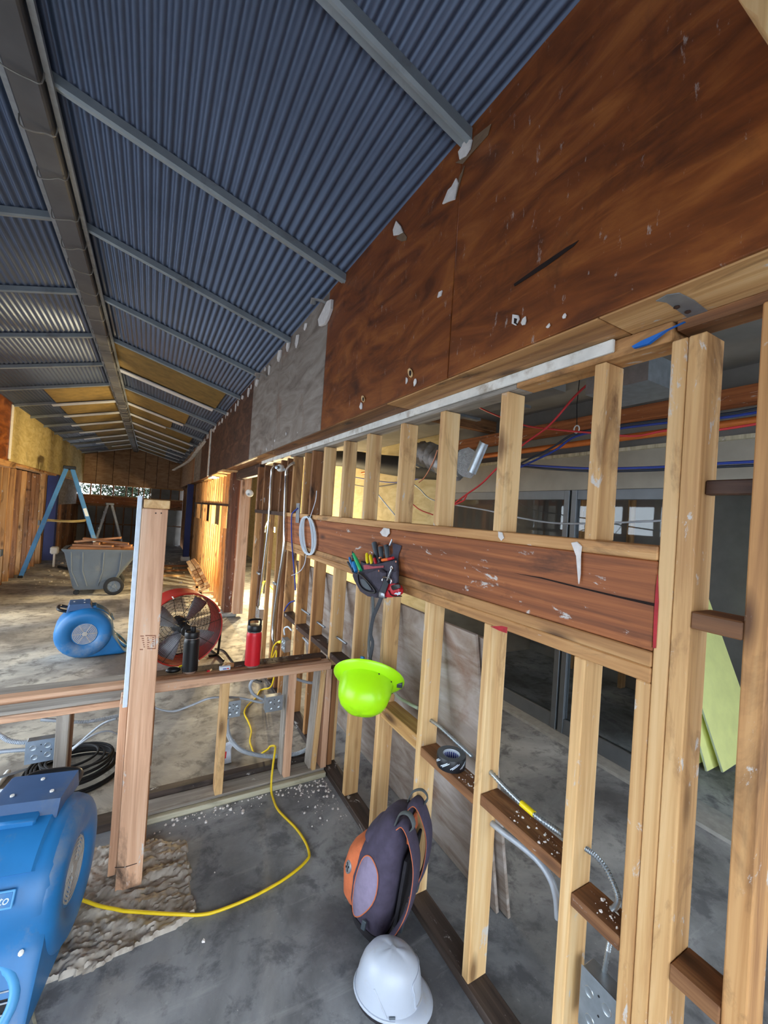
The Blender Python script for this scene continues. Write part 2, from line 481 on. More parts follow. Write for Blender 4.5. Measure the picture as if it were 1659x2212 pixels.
def sheet(name, x, y0, y1, z0, z1, t, mat, parent=None, z1b=None):
    """Upright wall sheet in the plane x; its local X runs along the room."""
    c = Vector((x, (y0 + y1) / 2, (z0 + z1) / 2)); a, b_ = (y1 - y0) / 2, (z1 - z0) / 2
    o = MB().box(-a, a, -t / 2, t / 2, -b_, b_, 0.002).build(name, mat, parent)
    o.matrix_basis = Matrix.Translation(c) @ Matrix.Rotation(PI / 2, 4, 'Z')
    return o
def frame(origin, x, y, z=None):
    x = Vector(x).normalized(); y = Vector(y); y = (y - x * y.dot(x)).normalized()
    z = x.cross(y)
    M = Matrix((x, y, z)).transposed().to_4x4(); M.translation = Vector(origin)
    return M
def rpoly(w, h, r, n=5):
    pts = []
    for cx, cy, a0 in ((w / 2 - r, h / 2 - r, 0), (-w / 2 + r, h / 2 - r, PI / 2), (-w / 2 + r, -h / 2 + r, PI), (w / 2 - r, -h / 2 + r, 1.5 * PI)):
        for k in range(n + 1):
            a = a0 + PI / 2 * k / n
            pts.append((cx + r * math.cos(a), cy + r * math.sin(a)))
    return pts

# ================================================================== the place
W, XP = 1.111, 0.967            # room face of the right-hand studs; face of the sheeting above them
SD = 0.089                      # stud depth
XR, ZR, SL = -0.58, 3.56, 0.272 # ridge line and roof pitch (height lost per metre)
XLP, XL = -2.12, -2.25          # left sheeting, left studs
YE = 18.0
def roof_z(x): return ZR - SL * abs(x - XR)

# ---- floor
floor = struct('floor', 'bare stained concrete slab')
def slab(x0, x1, y0, y1, mat, z=0.0):
    o = MB().box(x0, x1, y0, y1, -0.2, z).build('slab', mat, floor)
    return o
slab(-2.6, W + 0.02, -3.0, 2.56, 'concrete')
slab(-2.6, W + 0.02, 2.56, 12.6, 'concrete_far')
slab(-3.4, W + 0.02, 12.6, YE + 0.2, 'concrete', 0.006)
slab(W + 0.02, 6.3, -3.0, 15.0, 'concrete', -0.004)
yard = mark(MB().box(-40, -2.6, -40, 7.6, -0.25, -0.02).box(-2.6, 40, -40, -3.0, -0.25, -0.02).build('ground', 'concrete'), 'unseen pale concrete outside the open side, added to bounce daylight in')  # added out of view to bounce daylight up to the ceiling

# rough mortar bed left on the slab round the stub wall
def patch():
    outline = [fl(*p) for p in [(196, 1832), (236, 1822), (300, 1815), (410, 1812), (414, 1870), (424, 1985), (380, 2012), (330, 2030), (262, 2070), (190, 2108), (120, 2128), (60, 2136), (-60, 2120), (-60, 1930)]]
    xs = [p.x for p in outline]; ys = [p.y for p in outline]
    def inside(x, y):
        r = False
        for i in range(len(outline)):
            a, b_ = outline[i - 1], outline[i]
            if (a.y > y) != (b_.y > y) and x < (b_.x - a.x) * (y - a.y) / (b_.y - a.y) + a.x: r = not r
        return r
    st = 0.0075
    nx, ny = int((max(xs) - min(xs)) / st) + 2, int((max(ys) - min(ys)) / st) + 2
    idx, v, f = {}, [], []
    for i in range(nx):
        for j in range(ny):
            x, y = min(xs) + i * st, min(ys) + j * st
            w = noise.noise(Vector((x * 9, y * 9, 0))) * 0.02
            if inside(x + w, y + w):
                h = 0.012 + 0.016 * noise.fractal(Vector((x * 11, y * 21, 1)), 0.55, 2.2, 6) + 0.010 * abs(noise.noise(Vector((x * 30, y * 60, 3))))
                edge = not all(inside(x + w + a * st * 1.5, y + w + b_ * st * 1.5) for a in (-1, 1) for b_ in (-1, 1))
                idx[(i, j)] = len(v); v.append((x, y, -0.002 if edge else max(0.002, h)))
    for (i, j) in list(idx):
        if all(k in idx for k in ((i + 1, j), (i, j + 1), (i + 1, j + 1))):
            f.append((idx[(i, j)], idx[(i + 1, j)], idx[(i + 1, j + 1)], idx[(i, j + 1)]))
    o = MB().add(v, f).build('mortar_bed', 'mortar', floor, smooth=50)
    o['label'] = 'rough hardened mortar bed around the stub wall foot'
patch()
# thin saw-cut joint in the slab in front of the blower
MB().box(-0.004, 0.004, -0.5, 0.5, 0.0, 0.003, M=Matrix.Translation(fl(70, 2190)) @ Matrix.Rotation(0.35, 4, 'Z')).build('slab_joint', 'plate_cream', floor)

# ---- ceiling
ceiling = struct('ceiling', 'corrugated steel roof deck on sloping steel rafters')
def deck(x_from, x_to, name, y0=-1.6, y1=YE + 0.1):
    L = math.hypot(x_to - x_from, SL * (x_to - x_from))
    pitch, amp, per = 0.047, 0.0062, 8
    n = int(L / pitch * per)
    sx = 1 if x_to > x_from else -1
    cz = 1 / math.sqrt(1 + SL * SL)
    rings = [[], []]
    for i in range(n + 1):
        s = L * i / n
        ph = 2 * PI * s / pitch
        w = amp * max(-1, min(1, 1.35 * math.sin(ph)))
        x = x_from + sx * s * cz; z = roof_z(x_from) - SL * cz * s + 0.052 + w
        rings[0].append((x, y0, z)); rings[1].append((x, y1, z))
    m = MB().loft(rings, cap=False, ring_closed=False)
    o = m.build(name, 'deck_steel', ceiling, smooth=60)
    o['label'] = 'blue grey corrugated steel sheeting'
    md = o.modifiers.new('thick', 'SOLIDIFY'); md.thickness = 0.002
    return o
deck(XR + 0.02, XP + 0.02, 'deck_sheet')
deck(XR - 0.02, XLP - 0.05, 'deck_sheet')
# solid weatherproof covering over the deck so no light leaks in
for a, b_ in ((XR, XP + 0.3), (XR, XLP - 1.3)):
    z0, z1 = roof_z(a) + 0.09, roof_z(b_) + 0.09
    MB().prism([(a, -1.6, z0), (b_, -1.6, z1), (b_, -1.6, z1 + 0.05), (a, -1.6, z0 + 0.05)], (0, YE + 1.9, 0)).build('roof_board', 'bare_sheet', ceiling)
def rafter(y, side, mat, x_stop=None, w=0.062):
    xe = (XP if side > 0 else XLP - 0.02) if x_stop is None else x_stop
    xs = XR + side * 0.05
    prof = [(-w / 2, 0.0), (-w / 2, -0.042), (-w / 2 + 0.012, -0.05), (-w / 2 + 0.022, -0.05), (-w / 2 + 0.024, -0.032), (-w / 2 + 0.03, -0.030),
            (w / 2 - 0.004, -0.034), (w / 2, -0.03), (w / 2, 0.0)]
    rings = []
    for x in (xs, xe):
        rings.append([(x, y + p, roof_z(x) + 0.042 + q) for p, q in prof])
    return MB().loft(rings).build('rafter', mat, ceiling)
RY = [1.24 + 1.14 * k for k in range(-2, 15)]
for i, y in enumerate(RY):
    k = i - 2
    rafter(y, 1, 'rafter_paint'); rafter(y, -1, 'rafter_paint')
    stop_r = XR + 0.62 * (XP - XR); stop_l = XR + 0.60 * (XLP - XR)
    if k in (5, 7, 8, 9, 10, 11, 12, 13, 14):
        f = {5: 0.86, 7: 0.68, 8: 0.5, 9: 0.92, 10: 0.92, 11: 0.9, 12: 0.9}.get(k, 0.88)
        xe = XR + f * (XP - XR)
        z0, z1 = roof_z(XR + 0.06), roof_z(xe)
        MB().prism([(XR + 0.06, y - 0.09, z0 - 0.012), (xe, y - 0.09, z1 - 0.012), (xe, y + 0.06, z1 - 0.012), (XR + 0.06, y + 0.06, z0 - 0.012)], (0, 0, -0.016)).build('rafter_cover', 'slat_white', ceiling)
    if k >= 7:
        f = {7: 0.66, 8: 0.66, 9: 0.68, 10: 0.68, 11: 0.7, 12: 0.6, 13: 0.4, 14: 0.7}[k]
        xe = XR + f * (XLP - XR)
        z0, z1 = roof_z(XR - 0.06), roof_z(xe)
        MB().prism([(XR - 0.06, y - 0.09, z0 - 0.012), (xe, y - 0.09, z1 - 0.012), (xe, y + 0.06, z1 - 0.012), (XR - 0.06, y + 0.06, z0 - 0.012)], (0, 0, -0.016)).build('rafter_cover', 'slat_white', ceiling)
def olive(y0, y1, side, f):
    xs = XR + side * 0.06; xe = XR + f * ((XP if side > 0 else XLP) - XR)
    z0, z1 = roof_z(xs) + 0.028, roof_z(xe) + 0.028
    MB().prism([(xs, y0, z0), (xe, y0, z1), (xe, y1, z1), (xs, y1, z0)], (0, 0, -0.02)).build('acoustic_panel', 'olive_board', ceiling)
for k in range(4, 14):
    y0, y1 = 1.24 + 1.14 * k + 0.05, 1.24 + 1.14 * (k + 1) - 0.05
    if k not in (5,): olive(y0, y1, 1, {4: 0.88, 6: 0.7, 7: 0.56, 8: 0.86}.get(k, 0.9) if k < 11 else 0.6)
    if k >= 6: olive(y0, y1, -1, 0.62 if k < 10 else 0.5)
# ridge beam with the wire ties that held the old insulation
MB().box(XR - 0.06, XR + 0.06, -1.6, YE, ZR - 0.10, ZR + 0.04, 0.008).build('ridge_beam', 'ridge_paint', ceiling)
for sgn in (-1, 1):
    MB().box(XR + sgn * 0.085 - 0.012, XR + sgn * 0.085 + 0.012, -1.6, YE, ZR - 0.055, ZR - 0.03).build('ridge_rail', 'galv_dull', ceiling)
for i in range(46):
    y = 2.3 + i * 0.34 + random.uniform(-0.06, 0.06)
    dz = random.uniform(0.0, 0.012); a = random.uniform(-0.03, 0.03)
    pts = [(XR - 0.075, y - a, ZR - 0.03), (XR - 0.068, y - a, ZR - 0.105), (XR - 0.02, y, ZR - 0.112 - dz), (XR + 0.03, y + a, ZR - 0.109), (XR + 0.068, y + a, ZR - 0.103), (XR + 0.075, y + a, ZR - 0.03)]
    MB().tube(smooth_path(pts, 3), 0.0035 if i < 20 else 0.006, 5).build('wire_tie', 'wire_tie', ceiling)

# ---- the right-hand wall
wall_right = struct('wall_right', 'open stud wall with a deep timber header and stained sheeting above')
R = wall_right
T = 0.036
def stud(yf, z0, z1, mat, dy=T, x0=W, dx=SD, name='stud', lean=0.0):
    return board(name, x0, x0 + dx, yf - dy, yf, z0, z1, mat, R, tilt=(lean, 0))
board('sill_plate', W - 0.004, W + SD, -1.2, 5.1, 0.0, 0.036, 'sill_dirty', R)
HB, HT = 1.346, 1.690
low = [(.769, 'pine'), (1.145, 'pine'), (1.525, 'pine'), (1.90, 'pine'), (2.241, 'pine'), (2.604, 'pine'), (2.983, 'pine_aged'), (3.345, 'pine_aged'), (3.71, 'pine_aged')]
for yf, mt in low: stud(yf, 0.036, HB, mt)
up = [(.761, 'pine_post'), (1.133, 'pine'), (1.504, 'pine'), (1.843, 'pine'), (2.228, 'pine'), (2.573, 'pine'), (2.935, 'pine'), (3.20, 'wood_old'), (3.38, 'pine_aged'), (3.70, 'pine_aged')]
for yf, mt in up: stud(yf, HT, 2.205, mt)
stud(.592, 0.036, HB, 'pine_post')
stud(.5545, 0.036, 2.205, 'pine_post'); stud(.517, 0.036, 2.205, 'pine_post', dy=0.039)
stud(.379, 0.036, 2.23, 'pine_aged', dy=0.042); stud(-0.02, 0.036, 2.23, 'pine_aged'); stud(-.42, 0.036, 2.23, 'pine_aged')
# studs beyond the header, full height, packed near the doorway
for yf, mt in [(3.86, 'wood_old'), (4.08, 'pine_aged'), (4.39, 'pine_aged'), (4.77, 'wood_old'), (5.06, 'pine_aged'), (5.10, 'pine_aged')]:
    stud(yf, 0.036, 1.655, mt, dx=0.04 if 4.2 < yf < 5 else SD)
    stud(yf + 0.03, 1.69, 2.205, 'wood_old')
board('fire_block', W - 0.006, W + SD, 3.80, 5.12, 1.652, 1.692, 'wood_dark', R)
# header: cap, fir beam with a long split, two plates
board('header_cap', W - 0.004, W + SD, .556, 3.80, 1.653, HT, 'pine_aged', R)
hb = board('header_beam', W + 0.0, W + SD - 0.004, .556, 3.80, 1.4255, 1.652, 'header_fir', R); hb['label'] = 'red brown weathered fir header beam'
board('header_plate', W - 0.003, W + SD, .556, 3.80, 1.3855, 1.4245, 'pine_aged', R)
board('header_plate', W - 0.002, W + SD, .556, 3.80, HB, 1.3848, 'pine_aged', R)
def wedge(pix, x, t, name, mat, parent):
    """Thin piece traced on the plane x, t thick towards the room."""
    return MB().prism([wx(px, py, x) for px, py in pix], (-t, 0, 0)).build(name, mat, parent)
wedge([(1419, 1304), (1419, 1311), (1330, 1290), (1240, 1268), (1170, 1250), (1110, 1238), (1170, 1247), (1250, 1267), (1340, 1288)], W - 0.0005, 0.001, 'split', 'split_dark', R)
wedge([(1421, 1240), (1423, 1300), (1417, 1400), (1411, 1400), (1413, 1330), (1417, 1270)], W - 0.0008, 0.0015, 'paint_mark', 'red_mark', R)
wedge([(1085, 1352), (1097, 1355), (1095, 1368), (1078, 1362), (1060, 1353)], W - 0.0008, 0.0015, 'paint_mark', 'red_mark', R)
# short blocks between the studs
def block(ya, yb, z0, z1, mat, x0=W, dx=SD, tilt=(0, 0)):
    return board('blocking', x0, x0 + dx, ya + 0.001, yb - 0.001, z0, z1, mat, R, tilt=tilt)
block(1.145, 1.489, 0.667, 0.705, 'wood_old'); block(0.769, 1.109, 0.690, 0.730, 'wood_old'); block(0.592, 0.733, 0.645, 0.682, 'wood_old')
block(1.525, 1.864, 0.668, 0.735, 'wood_yellow', W + 0.004)
block(0.379, 0.478, 1.505, 1.545, 'wood_old'); block(0.379, 0.478, 0.690, 0.730, 'wood_old', W - 0.002)
for a, b_ in ((1.90, 2.205), (2.241, 2.568), (2.604, 2.947), (2.983, 3.309), (3.345, 3.674)):
    z = 0.742 + random.uniform(-0.01, 0.012)
    block(a, b_, z, z + 0.04, 'wood_dark', tilt=(random.uniform(-0.01, 0.01), random.uniform(-0.05, 0.05)))
block(0.379, 0.478, 1.82, 1.855, 'wood_dark', W + 0.03, 0.03)
# plates under the soffit
board('top_plate', W - 0.001, W + SD, .556, 1.06, 2.207, 2.258, 'pine_aged', R)
board('top_plate', W + 0.004, W + SD, 1.062, 3.8, 2.207, 2.258, 'stub_grey', R)
board('top_plate', W + 0.004, W + SD, 3.81, 5.12, 2.24, 2.258, 'wood_old', R)
board('top_plate', W + 0.01, W + SD, -1.2, .55, 2.232, 2.259, 'wood_old', R)
# soffit beam
for y0, y1, mt in ((-1.2, 0.66, 'pine_post'), (0.662, 1.75, 'pine_aged'), (1.752, 4.2, 'wood_old'), (4.202, 5.1, 'pine_aged'), (5.102, 7.3, 'wood_old'), (7.302, YE, 'wood_old')):
    board('soffit_beam', XP, W + SD, y0, y1, 2.26, 2.44, mt, R)
board('soffit_bead', W - 0.014, W - 0.002, .70, 4.9, 2.222, 2.259, 'white_bead', R)
MB().prism([wx(px, py, W - 0.02) for px, py in [(1364, 748), (1385, 736), (1430, 716), (1478, 694), (1440, 712), (1400, 742), (1368, 752)]], (0.01, 0, 0)).build('membrane', 'blue_tarp', R)
MB().prism([fl(px, py, 2.2595) for px, py in [(1417, 649), (1440, 652), (1491, 689), (1533, 674), (1500, 648), (1468, 632), (1440, 636)]], (0, 0, -0.002)).build('metal_strap', 'galv_dull', R)
for px, py in ((1462, 662), (1486, 672)):
    MB().lathe([(0.006, 0), (0.007, -0.003), (0.002, -0.006)], 8, Matrix.Translation(fl(px, py, 2.2575))).build('nail_head', 'wood_dark', R)
# sheeting above the soffit
ZT = roof_z(XP) + 0.05
sh = [(-1.2, 1.262, 'ply_brown'), (1.266, 2.615, 'ply_brown'), (2.62, 3.82, 'ply_grey'), (3.824, 4.93, 'ply_grey'), (4.934, 6.1, 'ply_dkbrown'), (6.104, 7.3, 'ply_dkbrown'), (7.304, 8.7, 'ply_dkbrown'),
      (8.9, 10.4, 'ply_dkbrown'), (10.404, 12.0, 'ply_grey'), (12.004, 13.6, 'ply_end'), (13.604, 15.2, 'ply_end'), (15.204, YE, 'ply_end')]
for y0, y1, mt in sh: sheet('wall_sheet', XP - 0.006, y0, y1, 2.262, ZT + 0.012, 0.011, mt, R)
board('corner_strip', XP - 0.03, XP, 8.702, 8.80, 2.262, ZT, 'white_bead', R); board('corner_strip', XP - 0.025, XP, 8.802, 8.898, 2.262, ZT, 'pine_pink', R)
board('corner_strip', XP - 0.025, XP - 0.012, 12.1, 12.3, 2.262, ZT, 'scrap_wood', R)
# torn plaster left along the sheeting
XR1 = XP - 0.0125
def remnant(pix, mat='white_plaster', t=0.008, x=XR1):
    o = MB().prism([wx(px, py, x) for px, py in pix], (-t, 0, 0), 0.002).build('plaster_remnant', mat, R)
    return o
remnant([(1003, 303), (1022, 303), (1018, 322), (1008, 338), (995, 346), (992, 330), (1000, 318)])
remnant([(1025, 296), (1062, 268), (1055, 292), (1032, 318), (1012, 340), (1000, 355), (985, 352), (996, 346), (1010, 338), (1020, 322)], 'cardboard', 0.003)
remnant([(988, 386), (992, 396), (984, 432), (972, 436), (958, 442), (970, 412), (978, 404)])
remnant([(992, 384), (1004, 358), (1000, 376), (990, 410), (985, 430)], 'cardboard', 0.003)
remnant([(858, 478), (868, 490), (872, 502), (862, 508), (852, 510), (851, 498)])
remnant([(872, 502), (880, 512), (878, 520), (868, 522), (856, 516), (862, 508)], 'cardboard', 0.003)
remnant([(712, 652), (721, 648), (720, 668), (712, 690), (705, 702), (694, 706), (692, 692), (700, 676)], t=0.02)
remnant([(950, 632), (957, 628), (954, 640), (947, 644)])
remnant([(1110, 680), (1122, 682), (1124, 690), (1116, 704), (1108, 700)]); remnant([(1114, 688), (1121, 690), (1118, 702), (1113, 700)], 'split_dark', 0.009)
for cx, cy, rr in ((888, 806, 7), (786, 862, 5)):
    remnant([(cx + rr * 0.7 * math.cos(a) + rr * 0.2 * math.sin(a), cy + rr * 1.5 * math.sin(a)) for a in [k * PI / 4 for k in range(8)]], 'pine')
    remnant([(cx + 1 + rr * 0.4 * math.cos(a), cy + 1 + rr * 1.0 * math.sin(a)) for a in [k * PI / 4 for k in range(8)]], 'split_dark', 0.009)
remnant([(1110, 614), (1112, 619), (1180, 576), (1240, 532), (1251, 519), (1225, 534), (1165, 574)], 'split_dark', 0.0015)
for i in range(34):
    y = 3.0 + i * 0.28 + random.uniform(-0.1, 0.1)
    z = ZT - 0.02 - random.uniform(0, 0.05); h = random.uniform(0.03, 0.10); w = random.uniform(0.02, 0.06)
    P = [(XR1, y - w, z), (XR1, y + w * 0.5, z + 0.02), (XR1, y + w, z - h * 0.5), (XR1, y + w * 0.3, z - h), (XR1, y - w * 0.7, z - h * 0.6)]
    MB().prism(P, (-random.uniform(0.006, 0.02), 0, 0), 0.003).build('plaster_remnant', 'white_plaster', R)
for i in range(12):
    y = 0.75 + random.random() ** 1.5 * 4.2; z = 2.28 + random.uniform(0.0, 0.07); w = random.uniform(0.006, 0.02)
    P = [(XR1, y + w * math.cos(a) * random.uniform(0.6, 1.2), z + w * math.sin(a) * random.uniform(0.6, 1.4)) for a in [k * PI / 3 for k in range(6)]]
    MB().prism(P, (-0.006, 0, 0), 0.002).build('plaster_remnant', 'white_plaster', R)
# plaster drips and lumps on the header
for pix in ([(1236, 1172), (1248, 1170), (1258, 1180), (1256, 1200), (1255, 1240), (1252, 1262), (1249, 1230), (1246, 1200)], [(1078, 1148), (1086, 1150), (1090, 1162), (1084, 1168), (1078, 1160)],
            [(822, 1150), (830, 1140), (842, 1142), (843, 1152), (836, 1160), (828, 1158)]):
    MB().prism([wx(px, py, W - 0.005) for px, py in pix], (-0.006, 0, 0), 0.002).build('plaster_remnant', 'white_plaster', R)
# torn-off bits of the metal trim sticking out of the sheeting
for px, py, s in ((690, 660, 1.0), (565, 815, 1.4)):
    p = wx(px, py, XP - 0.05)
    MB().tube([p + Vector((-0.03, 0.05 * s, 0.02)), p + Vector((-0.045, 0, 0.03)), p + Vector((0.0, -0.04 * s, 0.015)), p + Vector((0.038, -0.05 * s, 0.0))], 0.02 * s, 6, flat=0.12).build('bent_trim', 'galv_dull', R)
# hooks on the roof edge
p = wx(1000, 218, XP - 0.02)
MB().tube([p + Vector((0, 0.01 * math.cos(a), 0.018 * math.sin(a))) for a in [k * PI / 6 for k in range(12)]], 0.002, 5, closed=True).build('wire_hook', 'galv', R)
# loose trim strip hanging from the far roof edge
MB().tube(smooth_path([(XP - 0.02, 9.6, 3.05), (XP - 0.06, 11.0, 2.98), (XP - 0.12, 12.6, 2.86), (XP - 0.45, 13.4, 2.62)], 6), 0.05, 5, flat=0.25).build('hanging_strip', 'white_bead', R)
# timber end poking in at the top corner above the camera's right
MB().prism([wx(px, py, XP - 0.16) for px, py in [(1592, -4), (1606, 16), (1630, 40), (1640, 62), (1662, 84), (1800, 90), (1820, -120), (1592, -120)]], (0.147, 0, 0), 0.004).build('torn_board_end', 'pine', R, smooth=40)

# doorway posts and the warm-lit studs beyond
board('door_post', W - 0.02, W + 0.10, 6.75, 6.99, 0.05, 2.25, 'door_post', R)
board('door_post', W + 0.10, W + 0.24, 6.62, 6.74, 0.05, 2.25, 'pine_pink', R)
MB().box(W - 0.06, W + 0.16, 6.66, 7.05, 0, 0.05, 0.01).build('post_footing', 'concrete_base', R)
board('door_lintel', W + 0.02, W + SD, 5.12, 6.72, 2.12, 2.255, 'wood_dark', R)
y = 7.2
i = 0
while y < 13.0:
    full = i % 5 in (2, 3)
    if full: stud(y, 0.0, 2.26, 'pine_aged', dy=0.05)
    else:
        stud(y, 0.0, 1.32, 'pine_aged', dy=0.05); stud(y, 1.74, 2.26, 'pine_aged', dy=0.05)
    y += 0.30; i += 1
board('rail', W, W + SD, 7.1, 13.1, 1.70, 1.74, 'wood_dark', R)

for k in range(5):
    board('soffit_scrap', XP - 0.05 + 0.03 * k, W + 0.05, 6.6 + k * 0.9, 7.2 + k * 0.9, 2.235, 2.258, ('pine', 'wood_yellow', 'white_plaster')[k % 3], R, tilt=(0, 0.1 * (k % 2)))
board('far_column', 0.93, 1.09, 13.4, 13.6, 0.12, 2.26, 'navy_paint', R); MB().box(0.88, 1.12, 13.35, 13.65, 0, 0.12, 0.01).build('column_foot', 'white_plaster', R)
sheet('backing_sheet', W + 0.30, 11.2, 13.3, 0.0, 2.26, 0.012, 'ply_dkbrown', R)
y = 14.0
while y < YE:
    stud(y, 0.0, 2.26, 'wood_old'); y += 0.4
sheet('backing_sheet', W + 0.12, 13.7, YE, 0.0, 2.26, 0.012, 'grey_board', R)

# ---- left wall
wall_left = struct('wall_left', 'left wall of open studs under pale yellow sheeting')
for y0, y1, mt in ((8.2, 9.15, 'ply_brown'), (9.2, 10.6, 'ply_yellow'), (10.604, 12.0, 'ply_yellow'), (12.004, 13.6, 'ply_yellow'), (13.604, 15.4, 'ply_yellow'), (15.404, YE, 'ply_yellow')):
    sheet('wall_sheet', XLP, y0, y1, 2.22, roof_z(XLP) + 0.06, 0.012, mt, wall_left)
board('corner_strip', XLP + 0.006, XLP + 0.02, 9.10, 9.22, 2.25, roof_z(XLP) + 0.02, 'white_plaster', wall_left)
board('wall_plate', XL - 0.08, XLP + 0.01, 8.2, 9.6, 2.12, 2.22, 'pine_aged', wall_left); board('wall_plate', XL - 0.08, XLP - 0.01, 9.6, YE, 2.17, 2.22, 'pine_aged', wall_left)
y = 8.25
while y < 12.6:
    board('stud', XL - SD, XL, y, y + 0.05, 0.0, 2.14, 'wood_old' if random.random() < 0.5 else 'pine_aged', wall_left); y += 0.40
board('stud', XL - SD, XL + 0.05, 8.85, 8.99, 0.0, 2.14, 'pine_aged', wall_left)
board('stud', XL - SD, XL + 0.02, 12.7, 12.9, 0.0, 2.2, 'pine_aged', wall_left)
for y, z in ((9.6, 0.55), (9.3, 1.05), (12.4, 0.95)):
    MB().box(XL - 0.01, XL + 0.03, y, y + 0.13, z, z + 0.12, 0.005).build('switch_box', 'galv', wall_left)
MB().box(-3.4, -3.3, 7.5, YE, 0, 3.0).box(-3.4, -2.34, 7.4, 7.5, 0, 3.0).box(-3.4, -2.3, YE, YE + 0.1, 0, 3.0).build('room_back', 'bare_sheet', wall_left)
MB().box(-3.4, -2.13, 7.4, YE, 2.72, 2.76).build('room_lid', 'bare_sheet', wall_left)
MB().box(-2.14, -2.10, 7.4, 8.2, 2.2, 3.2).build('wall_infill', 'ply_brown', wall_left)
board('far_column', XL - 0.05, XL + 0.16, 13.35, 13.6, 0.0, 2.2, 'navy_paint', wall_left)
sheet('wall_sheet', XL + 0.03, 14.2, 17.6, 1.42, 2.17, 0.012, 'ply_grey', wall_left)
y = 14.0
while y < YE:
    board('stud', XL - SD, XL, y, y + 0.05, 0.0, 1.42, 'wood_old', wall_left); y += 0.4

# unseen sheeting added over the open side and end to dim the near ceiling
for y0, y1 in ((-1.6, 1.6), (1.604, 4.8), (4.804, 7.4)):
    sheet('wall_sheet', XLP, y0, y1, 2.22, roof_z(XLP) + 0.06, 0.012, 'ply_brown', wall_left)
sheet('wall_sheet', XLP, -1.6, 0.6, 0.0, 2.22, 0.012, 'ply_brown', wall_left)  # unseen lower sheet, added to keep daylight off the near ceiling
shade_wall_back = struct('shade_wall_back', 'unseen sheeting added over the open end to keep the ceiling dim')
for a, b_ in ((XLP, XR), (XR, XP + 0.2)):
    MB().prism([(a, -1.6, 2.3), (b_, -1.6, 2.3), (b_, -1.6, roof_z(b_) + 0.1), (a, -1.6, roof_z(a) + 0.1)], (0, 0.02, 0)).build('wall_sheet', 'ply_brown', shade_wall_back)

# ---- far end wall
wall_end = struct('wall_end', 'gable end wall sheeted above a row of open clerestory gaps')
xs = [-2.3, -1.75, -1.25, -0.75, -0.25, 0.15, 0.55, 1.1]
for a, b_ in zip(xs, xs[1:]):
    za, zb = roof_z(a) + 0.05, roof_z(b_) + 0.05
    pts = [(a + 0.008, YE, 2.2), (b_ - 0.008, YE, 2.2), (b_ - 0.008, YE, zb)] + ([(XR, YE, ZR + 0.05)] if a < XR < b_ else []) + [(a + 0.008, YE, za)]
    MB().prism(pts, (0, 0.02, 0)).build('wall_sheet', 'ply_end', wall_end)
MB().box(-2.4, 1.2, YE + 0.03, YE + 0.06, 2.18, ZR + 0.1).build('gable_backing', 'wood_dark', wall_end)
for x in (-1.9, -1.6, -1.22, -0.82, -0.62, -0.42, -0.25, -0.05, 0.3, 0.65, 0.95):
    board('stud', x, x + 0.04, YE, YE + 0.09, 1.78, 2.2, 'wood_old', wall_end)
board('rail', -2.3, 1.1, YE - 0.05, YE + 0.09, 2.16, 2.2, 'pine_aged', wall_end)
board('sill', -2.3, 1.1, YE - 0.1, YE + 0.09, 1.74, 1.78, 'pine_aged', wall_end)
board('header_beam', -2.3, 1.1, YE - 0.06, YE + 0.06, 1.46, 1.74, 'header_fir', wall_end)
board('rail', -2.3, 1.1, YE - 0.04, YE + 0.06, 1.38, 1.46, 'wood_old', wall_end)
board('rail', -2.3, 1.1, YE - 0.02, YE + 0.06, 0.72, 0.76, 'wood_old', wall_end)
x = -2.25
while x < 1.1:
    board('stud', x, x + 0.04, YE, YE + 0.09, 0.0, 1.38, 'wood_old', wall_end); x += 0.28
MB().box(-2.4, 1.2, YE + 0.1, YE + 0.14, -0.1, 1.78).build('outer_sheet', 'grey_board', wall_end)
MB().box(0.0, 1.2, YE + 0.1, YE + 0.14, 1.78, 2.2).build('outer_sheet', 'grey_board', wall_end)
MB().box(0.35, 0.92, YE - 0.08, YE - 0.06, 0.0, 0.74).box(0.35, 0.92, YE - 0.08, YE - 0.06, 0.78, 1.36).build('grey_panel', 'grey_board', wall_end)

# ---- the side rooms beyond the right wall
corr = struct('wall_side', 'dim side passage with a glazed aluminium partition')
GX = 3.10
MB().box(W + 0.01, 6.3, -3.0, 15.0, 2.78, 2.84).build('passage_ceiling', 'grey_board', corr)
MB().box(6.2, 6.3, -3.0, 15.0, 0, 2.8).box(W, 6.3, 14.9, 15.0, 0, 2.8).box(GX, 6.3, 3.95, 4.05, 0, 2.8).build('passage_wall', 'bare_sheet', corr)
sheet('plaster_wall', GX, 3.98, 14.9, 0, 2.78, 0.04, 'plaster_cream', corr)
MB().box(GX - 0.04, GX + 0.06, -3.0, 3.98, 2.04, 2.32).build('partition_band', 'band_paint', corr)
MB().box(GX - 0.07, GX + 0.06, -3.0, 3.98, 2.32, 2.345).build('partition_ledge', 'plate_cream', corr)
MB().box(GX, GX + 0.06, -3.0, 3.98, 2.345, 2.78).build('partition_top', 'grey_board', corr)
MB().box(GX - 0.14, GX + 0.1, -3.0, 3.98, -0.004, 0.02).build('partition_sill', 'concrete_base', corr)
gap0, gap1 = 0.55, 1.42        # open doorway in the partition
def bay(y0, y1):
    f = 0.05
    for a, b_ in ((y0, y0 + f), (y1 - f, y1)):
        MB().box(GX - 0.03, GX + 0.03, a, b_, 0.02, 2.04, 0.003).build('mullion', 'alu_frame', corr)
    for z0, z1 in ((0.02, 0.14), (1.96, 2.04)):
        MB().box(GX - 0.025, GX + 0.025, y0 + f, y1 - f, z0, z1, 0.003).build('frame_rail', 'alu_frame', corr)
    MB().box(GX - 0.003, GX + 0.003, y0 + f, y1 - f, 0.14, 1.96).build('pane', 'pane_glass', corr)
